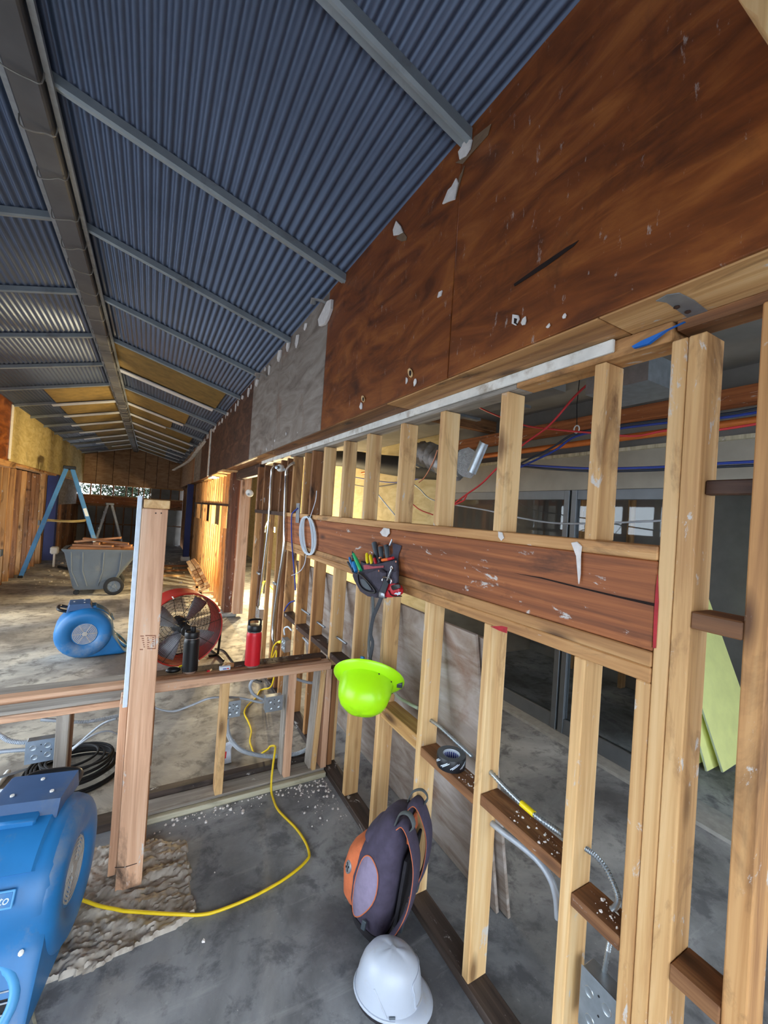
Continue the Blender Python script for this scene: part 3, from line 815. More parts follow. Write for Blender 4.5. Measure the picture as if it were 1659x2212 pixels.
for a, b_ in ((-2.9, -1.7), (-1.7, -0.55), (-0.55, gap0), (gap1, 2.24), (2.26, 2.95), (2.97, 3.96)): bay(a, b_)
for yy in (-1.0, 0.2, 1.1, 2.0, 2.6, 3.2):      # studs added behind the glass in place of the stud wall's reflections
    board('stud', 4.6, 4.69, yy, yy + 0.04, 0, 2.7, 'pine_aged', corr)
MB().box(4.72, 4.76, -3.0, 3.95, 0, 2.78).build('room_back', 'grey_board', corr)
# ceiling clutter in the passage
MB().box(2.05, 2.40, 1.12, 1.45, 2.46, 2.60).build('duct_box', 'galv', corr)
board('passage_joist', W + 0.2, 6.0, 3.2, 3.28, 2.66, 2.78, 'wood_old', corr); board('passage_joist', 2.9, 3.0, -2.9, 3.9, 2.5, 2.6, 'header_fir', corr)
MB().box(1.5, 2.6, 2.0, 3.6, 2.715, 2.775).build('ceiling_panel', 'grey_board', corr)
for yy in (2.4, 3.0): MB().box(1.4, 2.7, yy, yy + 0.06, 2.69, 2.714).build('ceiling_rail', 'galv_dull', corr)

# ---- the low wall across the room and the stub wall at its end
wall_half = struct('wall_half', 'low framed wall of reused studs with a doubled sill')
Hf = wall_half
board('sill_board', 0.07, 1.10, 2.50, 2.585, 0.688, 0.735, 'pine_pink', Hf)
board('sill_board', 0.07, 1.10, 2.588, 2.68, 0.70, 0.745, 'wood_dark', Hf)
board('sill_edge', 0.07, 1.05, 2.555, 2.575, 0.7355, 0.750, 'wood_old', Hf)
board('bottom_plate', -0.02, 1.10, 2.505, 2.62, 0.0, 0.042, 'stub_grey', Hf)
board('bottom_board', 0.02, 1.10, 2.47, 2.503, 0.0, 0.03, 'plate_cream', Hf)
board('bottom_plate', 0.07, 1.08, 2.625, 2.68, 0.0, 0.07, 'sill_dirty', Hf)
def hstud(px, mat, w=0.042, d=0.085, z0=0.042, z1=0.688, py=1600, y=2.505, lean=0.0):
    x = wy(px, py, y).x
    return board('stud', x, x + w, y, y + d, z0, z1, mat, Hf, tilt=(0, lean))
hstud(472, 'pine'); hstud(618, 'pine_pink'); hstud(611, 'stub_grey', 0.02, 0.085, y=2.54)
hstud(674, 'stub_grey', 0.03, lean=0.04, y=2.53); hstud(682, 'pine', 0.028, 0.05, lean=0.045); hstud(696, 'pine_pink', 0.04); hstud(709, 'wood_old', 0.035, y=2.52)
# left half, a little lower
board('sill_board', -1.7, -0.045, 2.50, 2.60, 0.640, 0.672, 'pine_pink', Hf)
board('sill_top', -1.7, -0.045, 2.51, 2.60, 0.6725, 0.690, 'stub_grey', Hf)
board('sill_board', -1.7, -0.045, 2.63, 2.70, 0.66, 0.705, 'pine_pink', Hf)
board('sill_top', -1.7, -0.045, 2.72, 2.80, 0.66, 0.70, 'stub_grey', Hf)
hstud(118, 'stub_grey', 0.052, 0.085, z1=0.64); hstud(143, 'wood_old', 0.02, 0.06, z1=0.64, y=2.55)
board('stud', -0.95, -0.90, 2.505, 2.59, 0.042, 0.64, 'pine', Hf)
board('bottom_plate', -1.7, -0.05, 2.505, 2.60, 0.0, 0.042, 'sill_dirty', Hf)
# stub wall
board('stub_post', -0.028, 0.072, 2.08, 2.118, 0.012, 1.682, 'pine_pink', Hf)
board('stub_cap', -0.024, 0.078, 2.079, 2.50, 1.684, 1.722, 'pine', Hf)
board('stub_stud', -0.028, 0.062, 2.462, 2.50, 0.0, 1.682, 'wood_old', Hf)
board('stub_stud', 0.03, 0.085, 2.30, 2.42, 0.0, 0.69, 'wood_old', Hf)
board('stub_stud', -0.062, -0.030, 2.16, 2.30, 0.03, 0.80, 'pine_pink', Hf)
board('stub_plate', -0.02, 0.07, 2.12, 2.46, 0.0, 0.04, 'plate_cream', Hf)
sheet('drywall_edge', -0.040, 2.083, 2.50, 0.815, 1.735, 0.018, 'drywall_edge', Hf)
# saw and pencil marks, nail holes and the stamp on the post
def postmark(pix, mat='ink', name='stamp_mark'):
    return MB().prism([wy(px, py, 2.0797) for px, py in pix], (0, -0.0006, 0)).build(name, mat, Hf)
for px, py in ((335, 1107), (347, 1107)):
    postmark([(px, py), (px + 3, py), (px + 3, py + 3), (px, py + 3)], 'wood_dark', 'nail_hole')
postmark([(248, 1873), (270, 1872), (296, 1864), (296, 1865.5), (270, 1874), (248, 1875)], 'wood_dark', 'crack')
for a, b_, c_, d in ((303, 1373, 311, 1375), (314, 1372, 336, 1374), (302, 1402, 309, 1404), (318, 1400, 335, 1402), (335, 1372, 336.5, 1402)):
    postmark([(a, b_), (c_, b_), (c_, d), (a, d)])
for k in range(5):
    postmark([(306 + k * 1.0, 1378 + k * 4.6), (311 + k * 0.5, 1378 + k * 4.6), (311 + k * .5, 1380 + k * 4.6), (306 + k, 1380 + k * 4.6)])
    postmark([(318, 1377 + k * 4.8), (321 + (k % 3), 1377 + k * 4.8), (321 + (k % 3), 1379 + k * 4.8), (318, 1379 + k * 4.8)])
    postmark([(329, 1376 + k * 4.6), (333 - (k % 2), 1376 + k * 4.6), (333 - (k % 2), 1378 + k * 4.6), (329, 1378 + k * 4.6)])

# ================================================================== things
def text_mesh(txt, size, M, name, mat, parent, depth=0.0006, shear=0.0):
    cu = bpy.data.curves.new(name, 'FONT'); cu.body = txt; cu.size = size; cu.extrude = depth; cu.shear = shear
    cu.align_x = 'CENTER'; cu.align_y = 'CENTER'
    tmp = bpy.data.objects.new('tmp_text', cu); col.objects.link(tmp)
    dg = bpy.context.evaluated_depsgraph_get()
    me = bpy.data.meshes.new_from_object(tmp.evaluated_get(dg))
    bpy.data.objects.remove(tmp, do_unlink=True); bpy.data.curves.remove(cu)
    me.name = name; me.materials.clear(); me.materials.append(MATS[mat]); me.transform(M)
    o = bpy.data.objects.new(name, me); col.objects.link(o); o.parent = parent
    return o
def rot_to(z, x=None, origin=(0, 0, 0)):
    z = Vector(z).normalized()
    x = Vector(x) if x is not None else z.orthogonal()
    x = (x - z * x.dot(z)).normalized(); y = z.cross(x)
    M = Matrix((x, y, z)).transposed().to_4x4(); M.translation = Vector(origin)
    return M
def single(name, mb, mat, label, cat, group=None, smooth=40):
    c = sum(mb.v, Vector()) / len(mb.v); c.z = min(v.z for v in mb.v)
    return tag(mb.build(name, mat, None, smooth, loc=c), label, cat, group)
def cable(name, pts, r, mat, label, cat='cable', n=8, sm=6, group=None):
    return single(name, MB().tube(smooth_path(pts, sm), r, n), mat, label, cat, group, smooth=60)
def ribbed(pts, r, amp=0.12, step=0.006, n=8):
    """Wound flexible conduit: a tube whose radius ripples along it."""
    path = smooth_path(pts, 12); out = [path[0]]; acc = 0.0
    for a, b_ in zip(path, path[1:]):
        d = (b_ - a).length; m_ = max(1, int(d / (step / 2)))
        for k in range(1, m_ + 1): out.append(a.lerp(b_, k / m_))
    rad = [r * (1 + (amp if i % 2 else -amp)) for i in range(len(out))]
    return MB().tube(out, rad, n)

# ---- carpet blowers
def make_blower():
    t = thing('air_mover', '', 'blower')
    prof = [(0.395, 0.012), (0.34, 0.0), (0.22, 0.0), (0.08, 0.0)]
    for k in range(0, 19):
        a = math.radians(-92 - k * 13.2)
        prof.append((0.265 * math.cos(a), 0.265 + 0.262 * math.sin(a)))
    prof += [(0.252, 0.33), (0.256, 0.28), (0.262, 0.24), (0.272, 0.205)]
    cx, cz = 0.06, 0.25
    rings = []
    for y, s in ((-0.178, 0.80), (-0.176, 0.90), (-0.160, 0.97), (-0.13, 1.0), (0.13, 1.0), (0.160, 0.97), (0.176, 0.90), (0.178, 0.80)):
        sx = s if s < 1 else 1
        rings.append([(cx + (x - cx) * sx, y, max(0.0, cz + (z - cz) * s)) for x, z in prof])
    h = MB().loft(rings).build('housing', 'blue_plastic', t, smooth=35)
    # raised body panel on top of the scroll
    pan = []
    for k in range(9):
        a = math.radians(40 + k * 9); pan.append((0.272 * math.cos(a), 0.265 + 0.272 * math.sin(a)))
    rg = []
    for y, g in ((-0.115, -0.012), (-0.105, 0.0), (0.105, 0.0), (0.115, -0.012)):
        rg.append([(x * (1 + g * 3), y, 0.265 + (z - 0.265) * (1 + g * 3)) for x, z in pan] + [(x * 0.93, y, 0.265 + (z - 0.265) * 0.93) for x, z in reversed(pan)])
    MB().loft(rg).build('body_panel', 'blue_plastic', t, smooth=30)
    # motor cover on top
    cv = MB().prism([(-0.17, -0.13, 0.50), (0.06, -0.13, 0.52), (0.03, -0.13, 0.575), (-0.15, -0.13, 0.575)], (0, 0.26, 0), 0.008).build('motor_cover', 'blue_plastic_dk', t, smooth=30)
    for x, y in ((-0.02, -0.07), (-0.02, 0.07), (-0.11, 0.0)):
        MB().lathe([(0.008, 0.574), (0.008, 0.579), (0.003, 0.580)], 8, Matrix.Translation((x, y, 0))).build('screw', 'ceramic', cv, smooth=40)
    MB().box(-0.01, 0.09, -0.11, 0.06, 0.515, 0.545, 0.008).build('switch_panel', 'blue_plastic', t, smooth=40)
    MB().tube(smooth_path([(-0.17, -0.10, 0.50), (-0.23, -0.10, 0.52), (-0.245, 0, 0.525), (-0.23, 0.10, 0.52), (-0.17, 0.10, 0.50)], 5), 0.016, 8).build('handle', 'black_plastic', t, smooth=60)
    for sd in (-1, 1):
        M = Matrix.Translation((0.0, sd * 0.172, 0.265)) @ Matrix.Rotation(-sd * PI / 2, 4, 'X')
        rim = MB()
        rim.lathe([(0.108, -0.02), (0.113, 0.002), (0.128, 0.016), (0.158, 0.027), (0.196, 0.030), (0.222, 0.023), (0.240, 0.010), (0.252, -0.008), (0.258, -0.04)], 40, M, cap=False)
        ir = rim.build('inlet_ring', 'blue_plastic', t, smooth=70)
        MB().lathe([(0.003, -0.006), (0.112, -0.006)], 24, M).build('inlet_recess', 'black_plastic', t)
        g = MB()
        for r in (0.104, 0.091, 0.078, 0.065, 0.052, 0.038): g.tube([M @ Vector((r * math.cos(a), r * math.sin(a), 0.004)) for a in [k * PI / 16 for k in range(32)]], 0.0055, 5, closed=True)
        for k in range(6):
            a = k * PI / 3; g.tube([M @ Vector((0.02 * math.cos(a), 0.02 * math.sin(a), 0.006)), M @ Vector((0.110 * math.cos(a), 0.110 * math.sin(a), 0.004))], 0.005, 5)
        g.lathe([(0.002, 0.012), (0.026, 0.010), (0.03, 0.0)], 16, M)
        g.build('inlet_grille', 'grille_dusty', t, smooth=60)
    # outlet, tilted up and forward
    MO = rot_to((0.72, 0, 0.70), (0, 1, 0), (0.325, 0, 0.118))
    ell = lambda a, k=1.0, z=0.0: MO @ Vector((0.128 * k * math.cos(a), 0.100 * k * math.sin(a), z))
    MB().tube([ell(k * PI / 16, 1.0, 0.004) for k in range(32)], 0.017, 8, closed=True).build('outlet_ring', 'blue_light', t, smooth=60)
    MB().add([ell(k * PI / 16, 0.98, 0.004) for k in range(32)], [tuple(range(32))]).build('outlet_recess', 'black_plastic', t)
    for k in range(-3, 4):
        w = 0.128 * math.sqrt(max(0.05, 1 - (k * 0.026 / 0.1) ** 2))
        MB().tube([MO @ Vector((-w, k * 0.026, 0.009)), MO @ Vector((w, k * 0.026, 0.009))], 0.003, 5).build('outlet_bar', 'galv_dull', t, smooth=60)
    for x, y in ((0.33, -0.10), (0.33, 0.10)):
        MB().lathe([(0.009, 0.0), (0.009, 0.004), (0.003, 0.006)], 8, rot_to((0.6, 0, 0.8), None, (x - 0.055, y * 1.2, 0.222))).build('screw', 'ceramic', t, smooth=40)
    # name plate on the front slope of the scroll
    MP = rot_to((math.cos(math.radians(26)), 0, math.sin(math.radians(26))), (0, 1, 0), (0.27 * math.cos(math.radians(26)) + 0.004, 0.0, 0.265 + 0.27 * math.sin(math.radians(26)) + 0.004))
    pl = MB().box(-0.075, 0.075, -0.026, 0.026, -0.004, 0.003, 0.002, MP).build('name_plate', 'blue_light', t)
    MB().box(-0.068, 0.068, -0.020, 0.020, 0.003, 0.0042, 0.0005, MP).build('plate_field', 'blue_plastic', pl)
    text_mesh('uto', 0.036, MP @ Matrix.Translation((0.035, 0, 0.0045)), 'plate_lettering', 'print_white', pl, shear=0.25)
    for x, y in ((0.42, -0.12), (0.42, 0.12), (-0.08, -0.12), (-0.08, 0.12)):
        pass
    return t
blower = make_blower()
blower.location = (-0.322, 1.965, 0.03); blower.rotation_euler = (0, 0, math.radians(-101)); blower.scale = (0.96, 0.88, 0.96)
tag(blower, 'blue plastic floor blower standing by the stub wall foot', 'blower', 'blue floor blowers')
b2 = copy_tree(blower)
b2.location = (-0.53, 5.47, 0.0); b2.rotation_euler = (0, 0, math.radians(6)); b2.scale = (1, 1, 1)
tag(b2, 'blue plastic floor blower on the bare slab next to the red drum fan', 'blower', 'blue floor blowers')
cable('power_cord', [(-0.52, 5.712, 0.02), (-0.40, 5.76, 0.008), (-0.2, 5.76, 0.008), (0.05, 5.62, 0.008), (0.2, 5.45, 0.008)], 0.007, 'black_rubber', 'black power cord trailing behind the blower towards the drum fan', 'cord')

# ---- red drum fan
fan = thing('drum_fan', 'large red drum fan with grey blades on a black tube stand', 'fan', (0.37, 4.86, 0.0), math.radians(12))
fc = Vector((0, 0, 0.40)); FR = 0.372
MF = Matrix.Translation(fc) @ Matrix.Rotation(PI / 2, 4, 'X')          # drum axis towards -Y
dr = MB().lathe([(FR - 0.012, -0.16), (FR + 0.004, -0.16), (FR, -0.14), (FR, 0.13), (FR + 0.010, 0.15), (FR + 0.004, 0.166), (FR - 0.008, 0.16), (FR - 0.010, 0.13), (FR - 0.010, -0.14), (FR - 0.012, -0.16)], 48, MF, cap=False).build('drum', 'red_paint', fan, smooth=50)
for zf, rr in ((0.16, 13), (-0.158, 9)):
    g = MB()
    for k in range(rr * 2 if zf > 0 else rr):
        r = 0.06 + (FR - 0.075) * (k + 1) / (rr * 2 if zf > 0 else rr)
        g.tube([MF @ Vector((r * math.cos(a), r * math.sin(a), zf + (0.03 * (1 - (r / FR) ** 2) if zf > 0 else 0))) for a in [q * PI / 20 for q in range(40)]], 0.0022, 4, closed=True)
    for k in range(8):
        a = k * PI / 4 + 0.2
        g.tube([MF @ Vector((r * math.cos(a), r * math.sin(a), zf + (0.034 * (1 - (r / FR) ** 2) if zf > 0 else 0))) for r in (0.05, 0.15, 0.25, FR - 0.005)], 0.003, 5)
    g.build('guard', 'black_plastic', fan, smooth=60)
MB().lathe([(0.01, 0.20), (0.05, 0.198), (0.058, 0.19), (0.058, 0.15)], 20, MF).build('guard_badge', 'black_plastic', fan, smooth=40)
MB().lathe([(0.01, 0.09), (0.055, 0.09), (0.06, 0.08), (0.06, -0.02), (0.085, -0.03), (0.085, -0.13), (0.01, -0.13)], 20, MF).build('motor_hub', 'black_plastic', fan, smooth=40)
for k in range(4):
    a0 = math.radians(20 + 90 * k + 38)
    rows = []
    for r, hw in ((0.06, 0.30), (0.14, 0.34), (0.24, 0.34), (0.335, 0.30)):
        row = []
        for q in range(5):
            f = (q - 2) / 2; a = a0 + f * hw
            row.append(MF @ Vector((r * math.cos(a), r * math.sin(a), 0.04 + f * 0.055 * (0.6 + r))))
        rows.append(row)
    o = MB().loft(rows, cap=False, ring_closed=False).build('blade', 'fan_blade', fan, smooth=60)
    md = o.modifiers.new('thick', 'SOLIDIFY'); md.thickness = 0.004
for sx in (-1, 1):
    MB().tube(smooth_path([(sx * 0.39, 0.0, 0.40), (sx * 0.42, 0.0, 0.30), (sx * 0.42, 0.02, 0.06), (sx * 0.41, 0.03, 0.018), (sx * 0.32, 0.03, 0.016)], 4), 0.014, 8).build('stand_leg', 'black_plastic', fan, smooth=60)
    MB().tube(smooth_path([(sx * 0.40, -0.20, 0.016), (sx * 0.41, 0.0, 0.016), (sx * 0.40, 0.24, 0.016)], 3), 0.014, 8).build('stand_foot', 'black_plastic', fan, smooth=60)
    MB().lathe([(0.008, 0), (0.03, 0.005), (0.03, 0.02), (0.01, 0.03)], 10, Matrix.Translation((sx * 0.40, 0, 0.40)) @ Matrix.Rotation(sx * PI / 2, 4, 'Y')).build('tilt_knob', 'black_plastic', fan, smooth=40)
MB().tube([(-0.40, 0.24, 0.016), (0.40, 0.24, 0.016)], 0.012, 8).build('stand_crossbar', 'black_plastic', fan, smooth=60)
for k in range(4):
    a = k * PI / 2 + 0.4
    MB().box(-0.012, 0.012, -0.006, 0.006, -0.02, 0.02, 0.003, MF @ Matrix.Rotation(a, 4, 'Z') @ Matrix.Translation((FR, 0, 0.155))).build('guard_clip', 'ceramic', fan)
cable('power_cord', [Vector((0.775, 5.20, 0.009)), Vector((0.86, 5.10, 0.009)), Vector((0.89, 4.8, 0.009)), Vector((0.92, 4.4, 0.009)), Vector((0.97, 4.22, 0.009)), Vector((1.06, 4.08, 0.009))], 0.008, 'black_rubber', 'black power cord running from the drum fan along the stud wall', 'cord')

# ---- bottles on the low wall
def bottle(px, py, z, r, h, body, label, name='water_bottle'):
    p = fl(px, py, z)
    t = thing(name, label, 'bottle', (p.x, p.y + r, z))
    MB().lathe([(r * 0.90, 0.0), (r * 0.97, 0.004), (r, 0.012)], 28).build('base_ring', 'steel_bright', t, smooth=40)
    MB().lathe([(r, 0.012), (r, h * 0.66), (r * 0.985, h * 0.70), (r * 0.90, h * 0.735)], 28).build('body', body, t, smooth=40)
    MB().lathe([(r * 0.88, h * 0.735), (r * 0.90, h * 0.74), (r * 0.90, h * 0.752), (r * 0.86, h * 0.756)], 28).build('neck_ring', 'steel_bright', t, smooth=40)
    lid = MB().lathe([(r * 0.92, h * 0.756), (r * 0.95, h * 0.765), (r * 0.95, h * 0.86), (r * 0.88, h * 0.885), (r * 0.3, h * 0.89)], 28).build('lid', 'black_plastic', t, smooth=40)
    return t, lid, r, h
t, lid, r, h = bottle(411, 1457, 0.75, 0.042, 0.262, 'black_coat', 'matte black insulated bottle with a tall spout lid on the low wall')
MB().lathe([(r * 0.36, h * 0.89), (r * 0.38, h * 0.90), (r * 0.36, h * 0.99), (r * 0.30, h)], 14, Matrix.Translation((r * 0.1, 0, 0))).build('spout', 'black_plastic', lid, smooth=40)
MB().tube(smooth_path([(-r * 0.8, 0, h * 0.86), (-r * 0.75, 0, h * 0.92), (0, 0, h * 0.93), (r * 0.3, 0, h * 0.98)], 5), 0.006, 6).build('carry_loop', 'black_plastic', lid, smooth=60)
t, lid, r, h = bottle(548, 1444, 0.75, 0.045, 0.285, 'red_coat', 'bright red insulated bottle with a black handled lid on the low wall')
MB().tube(smooth_path([(-r * 0.75, 0, h * 0.87), (-r * 0.78, 0, h * 0.93), (-r * 0.70, 0, h * 0.985), (0, 0, h), (r * 0.70, 0, h * 0.985), (r * 0.78, 0, h * 0.93), (r * 0.75, 0, h * 0.87)], 4), 0.0065, 6).build('carry_loop', 'black_plastic', lid, smooth=60)
# small things beside them
p = fl(374, 1452, 0.75)
tt = thing('glasses_case', 'small glossy black oval case lying on the low wall', 'case', p)
MB().lathe([(0.002, 0.0), (0.024, 0.002), (0.032, 0.010), (0.030, 0.020), (0.018, 0.028), (0.002, 0.030)], 20, Matrix.Diagonal((1.25, 0.8, 1, 1))).build('shell', 'black_coat', tt, smooth=60)
MB().tube([(0.030, 0.012, 0.022), (0.044, 0.018, 0.026)], 0.005, 8).build('brass_tip', 'yellow_plastic', tt, smooth=60)
p = fl(452, 1452, 0.75)
tt = thing('plastic_clip', 'tiny red and cream plastic clip on the low wall between the bottles', 'clip', p)
MB().tube([(-0.012, 0, 0.006), (0.002, 0.004, 0.006)], 0.006, 8).build('red_end', 'tool_red', tt, smooth=60)
MB().tube([(0.002, 0.004, 0.006), (0.014, 0.006, 0.014)], 0.005, 8).build('cream_end', 'pine', tt, smooth=60)
p = fl(486, 1448, 0.75)
tt = thing('small_box', 'tiny white printed box on the low wall near the red bottle', 'box', p)
MB().box(-0.03, 0.03, 0.0, 0.022, 0, 0.022, 0.002).build('carton', 'print_white', tt)
MB().box(-0.012, 0.008, -0.0008, 0, 0.006, 0.011).build('blue_print', 'print_blue', tt); MB().box(0.010, 0.022, -0.0008, 0, 0.006, 0.012).build('red_print', 'print_red', tt)
single('paper_scrap', MB().add([(0.43, 2.60, 0.747), (0.50, 2.59, 0.747), (0.51, 2.64, 0.752), (0.46, 2.66, 0.76), (0.44, 2.63, 0.75), (0.47, 2.62, 0.765)], [(0, 1, 5), (1, 2, 5), (2, 3, 5), (3, 4, 5), (4, 0, 5)]), 'pine', 'torn cream paper scrap on the dark back sill of the low wall', 'paper', smooth=None)

# ---- hard hats
def hat_shell(full_brim):
    """Local Z up through the crown, X to the front."""
    rings = []
    n = 48
    for k, (f, z) in enumerate([(1.0, 0.0), (0.985, 0.03), (0.95, 0.065), (0.88, 0.10), (0.76, 0.128), (0.58, 0.148), (0.34, 0.160), (0.10, 0.163)]):
        rg = []
        for i in range(n):
            a = 2 * PI * i / n
            rx, ry = 0.135 * f, 0.110 * f
            bz = z
            if k >= 3: bz += 0.004 * max(0, math.cos(3 * a)) * (k - 2) / 5      # pressed ridges
            rg.append((rx * math.cos(a), ry * math.sin(a), bz))
        rings.append(rg)
    return rings
gd = Vector((-0.50, -0.62, -0.60)).normalized()
hp = wx(792, 1472, 0.99)
gh = thing('hard_hat', 'lime green full brim hard hat hanging from the tool pouch strap', 'hard hat', hp)
MG = rot_to(gd, Vector((0.75, -0.66, -0.1)))
rg = hat_shell(True)
MB().loft([[MG @ Vector(p) for p in r] for r in rg]).build('crown', 'lime_shell', gh, smooth=60)
brim = []
n = 48
for s, dz in ((0.99, 0.004), (1.10, -0.002), (1.22, -0.012), (1.30, -0.022), (1.305, -0.026), (1.29, -0.026), (1.10, -0.008), (0.97, -0.002)):
    brim.append([MG @ Vector((0.135 * (1 + (s - 1) * (1.0 + 0.25 * max(0, math.cos(2 * PI * i / n)))) * math.cos(2 * PI * i / n), 0.110 * (1 + (s - 1) * 1.1) * math.sin(2 * PI * i / n), dz)) for i in range(n)])
MB().loft(brim, cap=False).build('brim', 'lime_shell', gh, smooth=60)
MB().lathe([(0.10, -0.03), (0.104, -0.03), (0.104, 0.02), (0.10, 0.02)], 32, MG @ Matrix.Diagonal((1.15, 0.95, 1, 1)), cap=False).build('headband', 'black_plastic', gh, smooth=40)
MB().box(0.145, 0.178, -0.018, 0.018, -0.034, -0.002, 0.004, MG).build('strap_clip', 'tool_grey', gh)
for a in (0.5, 1.1, -0.4):
    MB().lathe([(0.003, 0), (0.004, 0.002), (0.001, 0.003)], 8, MG @ Matrix.Translation((0.142 * math.cos(a), 0.117 * math.sin(a), 0.014)) @ rot_to((math.cos(a), math.sin(a), 0.3)).to_3x3().to_4x4()).build('rivet', 'black_plastic', gh)
for i in range(3):
    MB().tube(smooth_path([MG @ Vector((0.09 * math.cos(a0), 0.075 * math.sin(a0), -0.03)) for a0 in (i * 2.1, i * 2.1 + 0.5, i * 2.1 + 1.0)], 3), 0.012, 5, flat=0.3).build('suspension', 'black_plastic', gh)
wl = fl(850, 2150, 0.0)
wh = thing('hard_hat', 'white peaked hard hat standing on the concrete in front of the backpack', 'hard hat', (0.846, 1.232, 0.008), math.atan2(-0.62, 0.78)); wh.scale = (0.88, 0.88, 0.90)
MW = Matrix.Translation((0, 0, 0.028)) @ Matrix.Rotation(math.radians(4), 4, 'Y')
MB().loft([[MW @ Vector(p) for p in r] for r in hat_shell(False)]).build('crown', 'white_shell', wh, smooth=60)
peak = []
for i in range(25):
    a = -1.25 + 2.5 * i / 24
    c_, s_ = math.cos(a), math.sin(a)
    ext = 0.045 * max(0, math.cos(a * 1.2)) ** 0.7 + 0.006
    peak.append([MW @ Vector(q) for q in ((0.131 * c_, 0.108 * s_, 0.010), ((0.135 + ext * 0.6) * c_, (0.110 + ext * 0.5) * s_, 0.006), ((0.135 + ext) * c_, (0.110 + ext * 0.85) * s_, -0.010), ((0.135 + ext) * c_, (0.110 + ext * 0.85) * s_, -0.014), ((0.133 + ext * 0.5) * c_, (0.108 + ext * 0.5) * s_, -0.002))])
MB().loft(peak).build('peak', 'white_shell', wh, smooth=60)
rim = [MW @ Vector((0.137 * math.cos(a), 0.112 * math.sin(a), 0.0)) for a in [2 * PI * k / 40 for k in range(40)]]
MB().tube(rim, 0.006, 6, closed=True).build('rim', 'white_shell', wh, smooth=60)
MB().lathe([(0.112, -0.026), (0.116, -0.026), (0.116, 0.01), (0.112, 0.01)], 32, MW @ Matrix.Diagonal((1.08, 0.88, 1, 1)), cap=False).build('headband', 'leather_pink', wh, smooth=40)
MB().lathe([(0.108, -0.028), (0.118, -0.028), (0.118, -0.006), (0.108, -0.006)], 32, MW @ Matrix.Diagonal((1.10, 0.90, 1, 1)), cap=False).build('sweatband', 'fabric_dark', wh, smooth=40)
def on_shell(a, f, lift=0.0012):
    prof = [(1.0, 0.0), (0.985, 0.03), (0.95, 0.065), (0.88, 0.10), (0.76, 0.128), (0.58, 0.148)]
    k = f * (len(prof) - 1); i = min(int(k), len(prof) - 2); t_ = k - i
    s = prof[i][0] * (1 - t_) + prof[i + 1][0] * t_; z = prof[i][1] * (1 - t_) + prof[i + 1][1] * t_
    return MW @ Vector(((0.135 * s + lift) * math.cos(a), (0.110 * s + lift) * math.sin(a), z + lift))
MB().tube(smooth_path([on_shell(a, f) for a, f in ((-0.55, 0.15), (-0.62, 0.45), (-0.66, 0.62), (-0.2, 0.70), (0.3, 0.70), (0.66, 0.62), (0.62, 0.45), (0.55, 0.15))], 5), 0.0035, 6).build('front_ridge', 'white_shell', wh, smooth=60)
MB().tube(smooth_path([on_shell(a, 0.14) for a in (-0.5, -0.25, 0, 0.25, 0.5)], 4), 0.005, 6, flat=0.5).build('front_groove', 'white_shell', wh, smooth=60)
for sg in (-1, 1):
    MB().tube(smooth_path([on_shell(sg * 1.5, 0.08), on_shell(sg * 1.7, 0.3), on_shell(sg * 2.0, 0.5)], 4), 0.003, 6).build('side_ridge', 'white_shell', wh, smooth=60)
    MB().box(-0.012, 0.012, -0.003, 0.003, -0.004, 0.004, 0.001, Matrix.Translation(on_shell(sg * 1.35, 0.1, 0.004)) @ Matrix.Rotation(sg * 1.35 + PI / 2, 4, 'Z')).build('accessory_slot', 'grey_plastic', wh)

# ---- backpack leaning on the studs
bp = thing('backpack', 'dark purple work backpack with orange panels leaning against the studs', 'backpack', (0.945, 1.512, 0.010), math.radians(127))
bp.rotation_euler = (0, math.radians(-8), math.radians(127)); bp.scale = (0.82, 0.88, 0.94)
def bag_ring(z, hx, hy, fx=0.0, taper=0.62, n=32):
    out = []
    for k in range(n):
        a = 2 * PI * k / n
        c_, s_ = math.cos(a), math.sin(a)
        e = 0.55
        x = hx * math.copysign(abs(c_) ** e, c_); y_ = hy * math.copysign(abs(s_) ** e, s_)
        f = (x / hx + 1) / 2
        y_ *= 1 - (1 - taper) * f * f
        out.append((x + fx, y_, z))
    return out
levels = [(0.0, 0.085, 0.12, 0.0), (0.02, 0.105, 0.145, 0.0), (0.10, 0.125, 0.16, 0.015), (0.20, 0.13, 0.165, 0.02), (0.30, 0.12, 0.162, 0.012), (0.40, 0.095, 0.155, -0.004), (0.465, 0.075, 0.14, -0.015), (0.505, 0.05, 0.11, -0.022), (0.515, 0.02, 0.06, -0.024)]
MB().loft([bag_ring(z, hx, hy, fx) for z, hx, hy, fx in levels]).build('main_body', 'fabric_purple', bp, smooth=60)
MB().loft([bag_ring(z, hx * 1.03 + 0.002, hy * 1.03, fx) for z, hx, hy, fx in levels[:2]] + [bag_ring(0.06, 0.121, 0.157, 0.008)]).build('base_panel', 'fabric_dark', bp, smooth=60)
